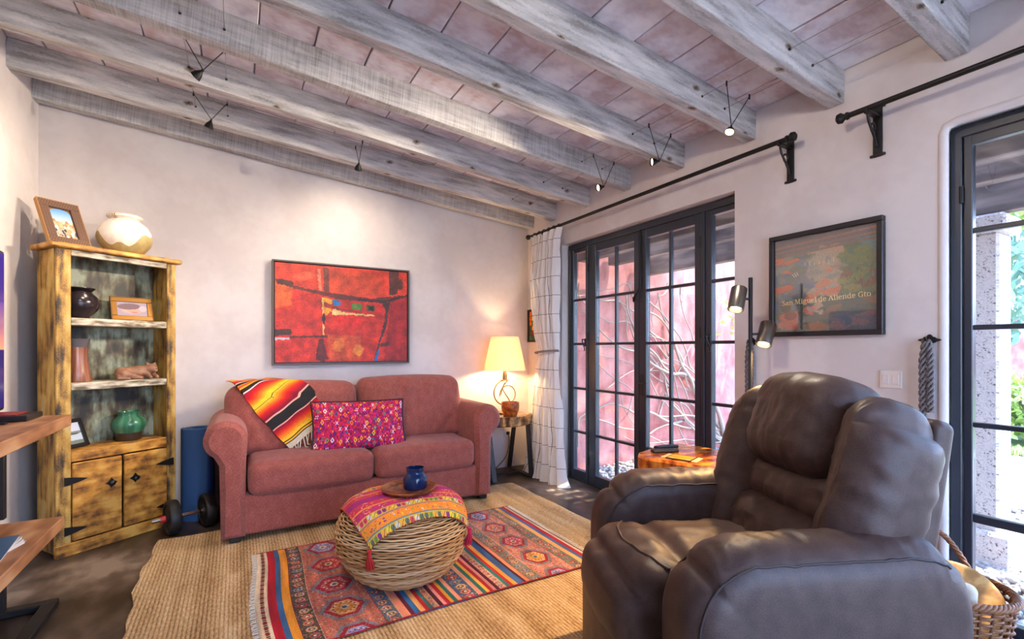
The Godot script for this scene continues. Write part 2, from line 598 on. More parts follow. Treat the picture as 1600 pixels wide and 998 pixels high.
	M.lawn = tmat(ramp_image(512, 512, f, [[0.0, rgb(74, 104, 40)], [1.0, rgb(126, 156, 70)]], 0.3, 0.7), 1.0, 0.95)
	M.lawn.uv1_triplanar = true
	M.paving = tmat(ramp_image(512, 512, f, [[0.0, rgb(190, 182, 172)], [1.0, rgb(216, 208, 198)]], 0.3, 0.7), 0.6, 0.9)
	M.paving.uv1_triplanar = true
	M.pebble = mat(Color.WHITE, 0.8)
	M.pebble.vertex_color_use_as_albedo = true
	M.bark = mat(rgb(128, 112, 100), 0.9)
	M.vine = mat(rgb(170, 150, 134), 0.85)
	for a in [["leaf_blue", rgb(136, 168, 150)], ["leaf_green", rgb(134, 168, 92)], ["leaf_lime", rgb(172, 194, 104)]]:
		M[a[0]] = mat(a[1], 0.7)
		M[a[0]].backlight_enabled = true
		M[a[0]].backlight = a[1] * 0.5

# ------------------------------------------------------------------ pictures and patterns
func kilim_image() -> Image:
	var w := 1280
	var h := 820
	var im := canvas(w, h, rgb(190, 110, 90))
	var x0 := 0.0
	var K := w / 1.60
	var bands := [[0.0, 0.022, rgb(222, 200, 168)], [0.022, 0.036, rgb(60, 28, 34)], [0.036, 0.05, rgb(222, 200, 168)], [0.05, 0.085, rgb(176, 22, 40)], [0.085, 0.108, rgb(58, 104, 148)], [0.108, 0.142, rgb(232, 150, 44)],
		[0.142, 0.215, rgb(76, 70, 62)], [0.215, 0.45, rgb(190, 106, 84)], [0.45, 0.52, rgb(84, 100, 118)], [0.52, 0.555, rgb(226, 140, 108)], [0.555, 0.575, rgb(96, 28, 50)], [0.575, 0.598, rgb(44, 104, 156)], [0.598, 0.622, rgb(228, 160, 96)], [0.622, 0.64, rgb(180, 30, 40)], [0.64, 0.655, rgb(44, 116, 112)],
		[0.655, 0.685, rgb(206, 150, 130)], [0.685, 0.705, rgb(78, 24, 40)], [0.705, 0.722, rgb(214, 140, 134)], [0.722, 0.74, rgb(172, 30, 38)], [0.74, 0.757, rgb(232, 160, 60)], [0.757, 0.775, rgb(40, 110, 104)],
		[0.775, 0.795, rgb(222, 150, 122)], [0.795, 0.88, rgb(54, 92, 130)], [0.88, 0.9, rgb(222, 150, 122)], [0.9, 0.92, rgb(40, 110, 104)], [0.92, 0.937, rgb(232, 170, 70)], [0.937, 0.955, rgb(176, 30, 38)], [0.955, 0.972, rgb(220, 140, 140)], [0.972, 0.988, rgb(78, 24, 40)], [0.988, 1.026, rgb(200, 156, 140)], [1.026, 1.045, rgb(44, 116, 112)], [1.045, 1.062, rgb(186, 34, 42)], [1.062, 1.085, rgb(234, 164, 76)], [1.085, 1.12, rgb(60, 100, 156)], [1.12, 1.134, rgb(72, 22, 46)], [1.134, 1.155, rgb(228, 140, 104)],
		[1.155, 1.225, rgb(128, 128, 112)], [1.225, 1.42, rgb(206, 134, 118)], [1.42, 1.49, rgb(116, 124, 108)], [1.49, 1.518, rgb(232, 170, 96)], [1.518, 1.54, rgb(74, 104, 160)], [1.54, 1.565, rgb(184, 26, 48)], [1.565, 1.578, rgb(222, 200, 168)], [1.578, 1.59, rgb(60, 28, 34)], [1.59, 1.6, rgb(230, 214, 190)]]
	for b in bands:
		im.fill_rect(Rect2i(int(b[0] * K), 0, int((b[1] - b[0]) * K) + 1, h), b[2])
	# toothed borders at both ends
	for y in range(0, h, 12):
		im.fill_rect(Rect2i(int(0.018 * K), y, int(0.022 * K), 5), rgb(200, 160, 120) if (y / 12) % 3 else rgb(176, 40, 40))
		im.fill_rect(Rect2i(int(1.576 * K), y, int(0.016 * K), 5), rgb(214, 184, 150))
	# flowered borders: small blossoms, leaves and dots
	for b in [[0.142, 0.215], [0.45, 0.52], [0.655, 0.685], [0.795, 0.88], [0.988, 1.026], [1.155, 1.225], [1.42, 1.49]]:
		var xa: float = b[0] * K
		var xb: float = b[1] * K
		var big: bool = b[1] - b[0] > 0.05
		var y := 10.0
		while y < h:
			var st := (42.0 if big else 26.0)
			var c := Vector2((xa + xb) * 0.5 + rng.randf_range(-4, 4), y)
			var rr := (xb - xa) * 0.30
			var pal := [rgb(214, 120, 84), rgb(206, 150, 120), rgb(196, 70, 64), rgb(222, 176, 120), rgb(120, 140, 160)]
			oval(im, c, rr, rr * 0.9, pal[rng.randi() % 5])
			oval(im, c, rr * 0.6, rr * 0.5, rgb(60, 70, 84))
			oval(im, c, rr * 0.3, rr * 0.3, rgb(232, 190, 150))
			for k in (14 if big else 5):
				var p := Vector2(rng.randf_range(xa + 2, xb - 4), y + rng.randf_range(-st * 0.5, st * 0.5))
				im.fill_rect(Rect2i(int(p.x), int(p.y), rng.randi_range(2, 6), rng.randi_range(2, 6)), [rgb(228, 196, 160), rgb(60, 84, 90), rgb(190, 60, 52), rgb(96, 120, 84), rgb(224, 150, 70)][rng.randi() % 5])
			y += st
		im.fill_rect(Rect2i(int(xa), 0, 2, h), rgb(150, 40, 40))
		im.fill_rect(Rect2i(int(xb) - 2, 0, 2, h), rgb(230, 190, 150))
	# two fields of stepped medallions
	for b in [[0.215, 0.45, 0], [1.225, 1.42, 1]]:
		var xa: float = b[0] * K
		var xb: float = b[1] * K
		for k in 1500:
			var p := Vector2(rng.randf_range(xa, xb - 4), rng.randf_range(0, h))
			im.fill_rect(Rect2i(int(p.x), int(p.y), rng.randi_range(2, 7), rng.randi_range(2, 5)), [rgb(214, 150, 110), rgb(170, 60, 52), rgb(150, 110, 90), rgb(226, 180, 140), rgb(112, 96, 100), rgb(206, 110, 70)][rng.randi() % 6])
		var cx := (xa + xb) * 0.5
		var hw := (xb - xa) * 0.46
		var n := 0
		var y := 70.0
		while y < h + 40:
			var fillc: Color = [rgb(120, 128, 180), rgb(176, 44, 40), rgb(150, 34, 40), rgb(226, 140, 50)][n % 4] if b[2] == 0 else [rgb(120, 130, 190), rgb(206, 110, 90), rgb(196, 70, 90), rgb(226, 150, 50)][n % 4]
			for l in 5:
				var s := 1.0 - l * 0.2
				var col: Color = [rgb(126, 120, 126), rgb(160, 26, 40), fillc.lightened(0.25), fillc, rgb(206, 190, 160)][l]
				var hx := hw * s
				var hy := 78.0 * s
				poly(im, [Vector2(cx - hx, y), Vector2(cx - hx * 0.45, y - hy), Vector2(cx + hx * 0.45, y - hy), Vector2(cx + hx, y), Vector2(cx + hx * 0.45, y + hy), Vector2(cx - hx * 0.45, y + hy)], col)
				if l == 2:
					for k in 26:
						var a := TAU * k / 26.0
						var p := Vector2(cx + cos(a) * hx * 0.72, y + sin(a) * hy * 0.72)
						im.fill_rect(Rect2i(int(p.x) - 3, int(p.y) - 3, 6, 6), rgb(130, 24, 36) if k % 2 else rgb(232, 206, 170))
			oval(im, Vector2(cx, y), 8, 8, rgb(70, 90, 110))
			y += 190.0
			n += 1
	# fine knots of the weave over everything but the plain stripes
	for b in [[0.142, 0.52], [0.655, 0.685], [0.795, 0.88], [0.988, 1.026], [1.155, 1.49]]:
		for k in int((b[1] - b[0]) * 16000.0):
			var p := Vector2(rng.randf_range(b[0] * K, b[1] * K - 3), rng.randf_range(0, h))
			var c := im.get_pixel(int(p.x), clampi(int(p.y), 0, h - 1))
			im.fill_rect(Rect2i(int(p.x), int(p.y), rng.randi_range(2, 5), rng.randi_range(2, 4)), c.lerp([rgb(226, 186, 150), rgb(90, 60, 60), rgb(190, 84, 60), rgb(110, 120, 130), rgb(150, 36, 44)][rng.randi() % 5], 0.6))
	# red selvedge
	im.fill_rect(Rect2i(0, 0, w, 8), rgb(150, 24, 34))
	im.fill_rect(Rect2i(0, h - 9, w, 9), rgb(150, 24, 34))
	mottle(im, 0.22, 0.02, 201, 1, 6)
	mottle(im, 0.2, 0.2, 202)
	return im

func serape_image() -> Image:
	var h := 512
	var im := canvas(64, h, rgb(40, 20, 16))
	var seq := [[0.0, rgb(176, 20, 30)], [0.05, rgb(236, 120, 24)], [0.09, rgb(250, 190, 40)], [0.12, rgb(226, 90, 26)], [0.15, rgb(170, 16, 36)], [0.165, rgb(240, 206, 190)], [0.175, rgb(34, 24, 22)], [0.2, rgb(34, 24, 22)], [0.205, rgb(250, 190, 50)], [0.22, rgb(196, 30, 30)], [0.24, rgb(246, 170, 40)], [0.25, rgb(34, 26, 24)], [0.28, rgb(40, 30, 26)], [0.285, rgb(244, 214, 204)], [0.296, rgb(150, 12, 46)], [0.33, rgb(206, 20, 30)], [0.37, rgb(240, 100, 24)], [0.42, rgb(252, 196, 44)], [0.455, rgb(60, 50, 20)], [0.46, rgb(252, 200, 50)], [0.5, rgb(244, 130, 26)], [0.55, rgb(210, 26, 30)], [0.6, rgb(130, 10, 44)], [0.615, rgb(240, 170, 150)], [0.63, rgb(30, 28, 30)], [0.73, rgb(26, 26, 28)], [0.735, rgb(240, 160, 140)], [0.75, rgb(110, 14, 50)], [0.79, rgb(196, 16, 34)], [0.84, rgb(240, 110, 26)], [0.89, rgb(252, 196, 46)], [0.905, rgb(40, 34, 26)], [0.915, rgb(246, 180, 50)], [0.93, rgb(36, 30, 28)], [0.94, rgb(214, 200, 170)], [1.0, rgb(214, 200, 170)]]
	var hard := {0.165: 1, 0.175: 1, 0.2: 1, 0.205: 1, 0.25: 1, 0.28: 1, 0.285: 1, 0.296: 1, 0.455: 1, 0.46: 1, 0.615: 1, 0.63: 1, 0.735: 1, 0.75: 1, 0.73: 1, 0.905: 1, 0.915: 1, 0.93: 1, 0.94: 1}
	for y in h:
		var t := y / float(h)
		for i in seq.size() - 1:
			if t >= seq[i][0] and t < seq[i + 1][0]:
				var k: float = (t - seq[i][0]) / (seq[i + 1][0] - seq[i][0])
				var c: Color = seq[i][1] if hard.has(seq[i + 1][0]) else seq[i][1].lerp(seq[i + 1][1], k)
				im.fill_rect(Rect2i(0, y, 64, 1), c)
	mottle(im, 0.14, 0.2, 210, 1, 1)
	return im

func embroidery_image(w: int, h: int, sd: int) -> Image:
	var r := RandomNumberGenerator.new()
	r.seed = sd
	var im := canvas(w, h, rgb(168, 18, 84))
	var pal := [rgb(206, 24, 62), rgb(226, 40, 50), rgb(236, 122, 36), rgb(120, 30, 120), rgb(190, 24, 120), rgb(160, 14, 50), rgb(90, 24, 84), rgb(224, 50, 110), rgb(210, 30, 90), rgb(150, 30, 60)]
	var acc := [rgb(244, 170, 40), rgb(44, 96, 130), rgb(60, 130, 110), rgb(236, 226, 220), rgb(238, 196, 60), rgb(120, 150, 60)]
	# vertical zigzag lines of small stitches
	var x := 0
	while x < w:
		var y := 0
		while y < h:
			var n := 10
			im.fill_rect(Rect2i(x + r.randi_range(0, 3), y, r.randi_range(5, 9), r.randi_range(6, n + 4)), pal[r.randi() % pal.size()])
			y += n
		x += 8
	# rows of diamonds, crosses and small lozenges
	for gy in range(0, h, 32):
		for gx in range(0, w, 34):
			var c := Vector2(gx + r.randf_range(4, 30), gy + r.randf_range(4, 28))
			var col: Color = acc[r.randi() % acc.size()] if r.randf() < 0.62 else pal[r.randi() % pal.size()]
			match r.randi() % 5:
				0, 1:
					poly(im, [c + Vector2(-9, 0), c + Vector2(0, -14), c + Vector2(9, 0), c + Vector2(0, 14)], col)
					poly(im, [c + Vector2(-4, 0), c + Vector2(0, -7), c + Vector2(4, 0), c + Vector2(0, 7)], pal[r.randi() % pal.size()])
				2:
					stroke(im, c + Vector2(-6, -9), c + Vector2(6, 9), 3.0, rgb(232, 216, 220))
					stroke(im, c + Vector2(6, -9), c + Vector2(-6, 9), 3.0, rgb(232, 216, 220))
				3:
					for k in 4:
						poly(im, [c + Vector2(-8 + k * 4, 10 - k % 2 * 10), c + Vector2(-4 + k * 4, 10 - k % 2 * 10), c + Vector2(-4 + k * 4, 16 - k % 2 * 10), c + Vector2(-8 + k * 4, 16 - k % 2 * 10)], col)
				4:
					oval(im, c, 6, 5, col)
	mottle(im, 0.18, 0.25, sd + 1)
	return im

func cloth_image() -> Image:
	var r := RandomNumberGenerator.new()
	r.seed = 31
	var w := 768
	var im := canvas(w, w, rgb(196, 40, 96))
	# concentric-free parallel bands from edge to edge
	var y := 0
	var ban := [[26, rgb(150, 60, 40)], [58, rgb(206, 176, 60)], [10, rgb(110, 120, 130)], [70, rgb(238, 140, 40)], [10, rgb(150, 110, 120)], [54, rgb(214, 168, 70)], [60, rgb(196, 44, 100)], [14, rgb(236, 150, 60)], [64, rgb(206, 50, 84)], [36, rgb(160, 40, 120)]]
	var seq := []
	for b in ban: seq.append(b)
	var rev := ban.duplicate()
	rev.reverse()
	for b in rev: seq.append(b)
	for b in seq:
		im.fill_rect(Rect2i(0, y, w, b[0]), b[1])
		if b[0] > 40:
			var x := 0
			while x < w:
				var col: Color = [rgb(120, 150, 60), rgb(226, 200, 60), rgb(140, 50, 130), rgb(214, 60, 90), rgb(240, 160, 60), rgb(210, 200, 190), rgb(90, 110, 90)][r.randi() % 7]
				if b[1].g > 0.6:
					oval(im, Vector2(x + 14, y + b[0] * 0.5), 13, b[0] * 0.36, col)
					stroke(im, Vector2(x, y + 8), Vector2(x + 24, y + b[0] - 8), 3, rgb(70, 60, 50))
				else:
					for k in 4:
						im.fill_rect(Rect2i(x + r.randi_range(0, 24), y + r.randi_range(3, b[0] - 12), r.randi_range(4, 14), r.randi_range(4, 9)), col)
				x += 30
		y += b[0]
	mottle(im, 0.2, 0.12, 33)
	return im

func red_painting() -> Image:
	var w := 840
	var h := 640
	var im := canvas(w, h, rgb(214, 52, 34))
	var P := func(x: float, y: float) -> Vector2: return Vector2(x * w, y * h)
	# broad fields
	poly(im, [P.call(0, 0), P.call(1, 0), P.call(1, .27), P.call(.55, .32), P.call(.2, .28), P.call(0, .2)], rgb(214, 66, 40))
	poly(im, [P.call(.38, .02), P.call(.78, .06), P.call(.76, .3), P.call(.4, .28)], rgb(206, 74, 40))
	poly(im, [P.call(.86, .3), P.call(1, .28), P.call(1, 1), P.call(.8, 1), P.call(.84, .6)], rgb(170, 36, 34))
	poly(im, [P.call(0, .2), P.call(.12, .24), P.call(.11, .42), P.call(0, .46)], rgb(230, 96, 38))
	poly(im, [P.call(.36, .72), P.call(.62, .72), P.call(.62, .98), P.call(.38, .98)], rgb(220, 86, 38))
	oval(im, P.call(.45, .82), 34, 50, rgb(226, 118, 44), 0.4)
	oval(im, P.call(.6, .88), 36, 40, rgb(228, 130, 44), 0.2)
	oval(im, P.call(.52, .55), 90, 60, rgb(224, 44, 30), 0.1)
	oval(im, P.call(.2, .12), 70, 26, rgb(226, 92, 60), -0.2)
	im.resize(84, 64, Image.INTERPOLATE_LANCZOS)
	im.resize(w, h, Image.INTERPOLATE_CUBIC)
	mottle(im, 0.16, 0.006, 304)
	# upright dusky marks
	poly(im, [P.call(.335, .02), P.call(.375, .02), P.call(.38, .27), P.call(.34, .27)], rgb(118, 58, 42))
	poly(im, [P.call(.29, .04), P.call(.315, .04), P.call(.325, .26), P.call(.305, .26)], rgb(226, 130, 96))
	poly(im, [P.call(.845, .0), P.call(.93, .0), P.call(.92, .25), P.call(.85, .27)], rgb(96, 52, 44))
	oval(im, P.call(.94, .14), 22, 40, rgb(104, 60, 46))
	# the long sagging dark line
	poly(im, [P.call(0, .16), P.call(.12, .18), P.call(.13, .24), P.call(.01, .215)], rgb(88, 46, 38))
	poly(im, [P.call(.1, .215), P.call(.3, .265), P.call(.5, .29), P.call(.7, .315), P.call(1, .255), P.call(1, .275), P.call(.86, .34), P.call(.7, .355), P.call(.45, .34), P.call(.3, .3), P.call(.1, .245)], rgb(104, 48, 38))
	poly(im, [P.call(.6, .32), P.call(.82, .325), P.call(1, .25), P.call(1, .27), P.call(.8, .36), P.call(.6, .345)], rgb(66, 40, 40))
	poly(im, [P.call(.25, .32), P.call(.36, .38), P.call(.46, .44), P.call(.62, .46), P.call(.62, .47), P.call(.44, .455), P.call(.33, .4)], rgb(150, 56, 38))
	# little bunting of colour squares
	poly(im, [P.call(.335, .33), P.call(.4, .345), P.call(.4, .4), P.call(.34, .38)], rgb(238, 164, 44))
	poly(im, [P.call(.4, .345), P.call(.465, .355), P.call(.46, .41), P.call(.405, .4)], rgb(44, 128, 196))
	poly(im, [P.call(.55, .375), P.call(.63, .385), P.call(.625, .45), P.call(.55, .44)], rgb(92, 132, 50))
	poly(im, [P.call(.665, .385), P.call(.73, .39), P.call(.73, .455), P.call(.67, .45)], rgb(70, 84, 36))
	poly(im, [P.call(.68, .4), P.call(.715, .4), P.call(.715, .45), P.call(.68, .448)], rgb(30, 28, 26))
	poly(im, [P.call(.75, .385), P.call(.8, .385), P.call(.795, .45), P.call(.75, .455)], rgb(216, 40, 32))
	poly(im, [P.call(.395, .47), P.call(.42, .44), P.call(.47, .47), P.call(.6, .485), P.call(.72, .49), P.call(.73, .51), P.call(.55, .5), P.call(.4, .51)], rgb(240, 206, 130))
	poly(im, [P.call(.325, .33), P.call(.34, .33), P.call(.345, .76), P.call(.33, .72)], rgb(240, 200, 110))
	poly(im, [P.call(.34, .42), P.call(.4, .45), P.call(.36, .52), P.call(.345, .5)], rgb(236, 160, 44))
	oval(im, P.call(.338, .55), 10, 36, rgb(60, 36, 28))
	# the right-hand stroke down to the bottom
	poly(im, [P.call(.79, .36), P.call(.86, .34), P.call(.84, .45), P.call(.83, .6), P.call(.78, .78), P.call(.74, .98), P.call(.725, .98), P.call(.77, .75), P.call(.81, .56), P.call(.82, .45)], rgb(84, 46, 40))
	poly(im, [P.call(.78, .8), P.call(.85, .79), P.call(.85, .83), P.call(.77, .84)], rgb(92, 50, 42))
	poly(im, [P.call(.755, .87), P.call(.77, .87), P.call(.75, 1), P.call(.725, 1)], rgb(40, 110, 190))
	# left dark bars and white-blue dash
	poly(im, [P.call(0, .67), P.call(.11, .66), P.call(.11, .72), P.call(0, .735)], rgb(78, 42, 34))
	poly(im, [P.call(.1, .735), P.call(.37, .725), P.call(.37, .745), P.call(.1, .755)], rgb(100, 50, 38))
	poly(im, [P.call(0, .75), P.call(.1, .75), P.call(.1, .77), P.call(0, .775)], rgb(196, 196, 214))
	poly(im, [P.call(.3, .76), P.call(.335, .76), P.call(.37, .97), P.call(.33, 1), P.call(.28, .98)], rgb(110, 40, 34))
	im = ragged(im, 16.0, 0.035, 301)
	im.resize(260, 198, Image.INTERPOLATE_LANCZOS)
	im.resize(w, h, Image.INTERPOLATE_CUBIC)
	mottle(im, 0.22, 0.012, 302)
	mottle(im, 0.14, 0.06, 303)
	return im

func street_picture() -> Image:
	var w := 512
	var h := 512
	var im := canvas(w, h, rgb(112, 112, 104))
	var r := RandomNumberGenerator.new()
	r.seed = 8
	# soft fields: dusky blue and rose at one side, trees at the other, grey-green street below
	poly(im, [Vector2(0, 90), Vector2(200, 90), Vector2(180, 330), Vector2(0, 330)], rgb(112, 116, 128))
	poly(im, [Vector2(180, 90), Vector2(345, 80), Vector2(330, 330), Vector2(170, 330)], rgb(168, 152, 132))
	poly(im, [Vector2(345, 70), Vector2(512, 50), Vector2(512, 340), Vector2(330, 340)], rgb(106, 116, 82))
	poly(im, [Vector2(400, 60), Vector2(512, 50), Vector2(512, 130), Vector2(400, 130)], rgb(104, 128, 126))
	poly(im, [Vector2(0, 330), Vector2(512, 330), Vector2(512, 512), Vector2(0, 512)], rgb(96, 100, 92))
	poly(im, [Vector2(0, 0), Vector2(512, 0), Vector2(512, 60), Vector2(0, 96)], rgb(116, 104, 106))
	for k in 170:
		var x := r.randf_range(0, w)
		var y := r.randf_range(90, h)
		var c: Color
		if x > 340 and y < 330:
			c = [rgb(116, 126, 72), rgb(92, 106, 70), rgb(142, 136, 82), rgb(120, 88, 62), rgb(86, 110, 96)][r.randi() % 5]
		elif y > 330 and x > 260:
			c = [rgb(86, 94, 78), rgb(108, 104, 94), rgb(78, 92, 96), rgb(130, 104, 84)][r.randi() % 4]
		elif x < 200:
			c = [rgb(198, 112, 84), rgb(112, 112, 118), rgb(98, 106, 124), rgb(132, 132, 118), rgb(96, 102, 84)][r.randi() % 5]
		else:
			c = [rgb(170, 152, 130), rgb(184, 150, 122), rgb(138, 136, 126), rgb(196, 128, 98)][r.randi() % 4]
		oval(im, Vector2(x, y), r.randf_range(12, 50), r.randf_range(6, 22), c, r.randf_range(-0.5, 0.5))
	im.resize(72, 72, Image.INTERPOLATE_LANCZOS)
	im.resize(w, h, Image.INTERPOLATE_CUBIC)
	im = ragged(im, 24.0, 0.03, 315)
	for k in 3:
		poly(im, [Vector2(0, 40 + k * 26), Vector2(512, 14 + k * 26), Vector2(512, 24 + k * 26), Vector2(0, 50 + k * 26)], [rgb(164, 118, 96), rgb(148, 112, 96), rgb(132, 102, 86)][k])
	poly(im, [Vector2(130, 112), Vector2(50, 124), Vector2(60, 140), Vector2(150, 126)], rgb(204, 112, 78))
	poly(im, [Vector2(0, 262), Vector2(90, 250), Vector2(110, 276), Vector2(30, 296), Vector2(0, 300)], rgb(196, 98, 72))
	poly(im, [Vector2(20, 420), Vector2(130, 396), Vector2(130, 500), Vector2(60, 500)], rgb(186, 98, 76))
	poly(im, [Vector2(250, 300), Vector2(350, 286), Vector2(340, 312), Vector2(262, 326)], rgb(200, 112, 84))
	im.fill_rect(Rect2i(142, 250, 12, 250), rgb(60, 74, 66))
	oval(im, Vector2(62, 372), 30, 36, rgb(80, 56, 38))
	oval(im, Vector2(88, 424), 34, 24, rgb(130, 62, 44))
	oval(im, Vector2(225, 488), 54, 24, rgb(150, 92, 62))
	for k in 40:
		var p := Vector2(r.randf_range(350, 500), r.randf_range(150, 330))
		stroke(im, p, p + Vector2(r.randf_range(-6, 6), r.randf_range(8, 26)), 4, [rgb(150, 142, 76), rgb(96, 66, 46), rgb(76, 98, 70)][r.randi() % 3])
	im = ragged(im, 10.0, 0.08, 317)
	for k in 7: # faint pale letters painted above, now unreadable
		im.fill_rect(Rect2i(165 + k * 24, 140 + (k % 3) * 3, 5, 22), rgb(196, 186, 160))
	for k in 3:
		stroke(im, Vector2(96 + k * 12, 196 - k * 4), Vector2(112 + k * 10, 216 - k * 4), 5, rgb(206, 190, 176))
	mottle(im, 0.12, 0.08, 316)
	return im

func block_picture() -> Image:
	var im := canvas(128, 128, rgb(40, 30, 24))
	var r := RandomNumberGenerator.new()
	r.seed = 5
	for y in 6:
		for x in 6:
			im.fill_rect(Rect2i(x * 21 + 2, y * 21 + 2, 19, 19), [rgb(206, 60, 34), rgb(232, 150, 40), rgb(226, 196, 70), rgb(70, 120, 70), rgb(150, 36, 34), rgb(214, 110, 40), rgb(60, 90, 60)][r.randi() % 7])
	mottle(im, 0.2, 0.08, 6)
	return im

func photo_image(kind: int) -> Image:
	var im := canvas(160, 200, rgb(120, 160, 204))
	var r := RandomNumberGenerator.new()
	r.seed = 40 + kind
	if kind == 0:   # people before a town under blue sky
		for y in 90:
			im.fill_rect(Rect2i(0, y, 160, 1), rgb(96, 150, 210).lerp(rgb(190, 210, 226), y / 90.0))
		im.fill_rect(Rect2i(0, 88, 160, 112), rgb(190, 160, 124))
		for k in 24:
			im.fill_rect(Rect2i(r.randi_range(0, 140), r.randi_range(74, 120), r.randi_range(8, 24), r.randi_range(10, 30)), [rgb(206, 180, 140), rgb(170, 130, 96), rgb(220, 206, 180)][r.randi() % 3])
		for k in 26:
			oval(im, Vector2(r.randf_range(5, 155), r.randf_range(130, 195)), r.randf_range(6, 13), r.randf_range(8, 18), [rgb(224, 214, 206), rgb(90, 70, 70), rgb(150, 110, 90), rgb(70, 80, 110), rgb(206, 180, 160)][r.randi() % 5])
	elif kind == 1: # soft portrait in mauve and rose
		im.fill(rgb(150, 136, 150))
		oval(im, Vector2(80, 100), 60, 66, rgb(190, 150, 136), 0.3)
		oval(im, Vector2(64, 66), 62, 44, rgb(112, 90, 98), -0.2)
		oval(im, Vector2(92, 128), 34, 26, rgb(206, 140, 124))
		oval(im, Vector2(136, 90), 22, 44, rgb(176, 158, 166))
		oval(im, Vector2(88, 148), 18, 6, rgb(170, 80, 80))
	else:           # a flat shore and lake
		im.fill(rgb(206, 212, 222))
		im.fill_rect(Rect2i(0, 80, 160, 24), rgb(120, 140, 150))
		oval(im, Vector2(80, 104), 60, 8, rgb(110, 96, 60))
		im.fill_rect(Rect2i(0, 112, 160, 60), rgb(190, 206, 216))
		im.fill_rect(Rect2i(0, 166, 160, 34), rgb(120, 130, 120))
	im = ragged(im, 10.0, 0.08, 60 + kind)
	return im

# ------------------------------------------------------------------ the room
const BEAMS := [-3.925, -3.556, -3.08, -2.612, -2.128, -1.64, -1.197, -0.747, -0.285]

func ceil_y(x: float) -> float:
	return 2.475 + (XW - x) * SLOPE

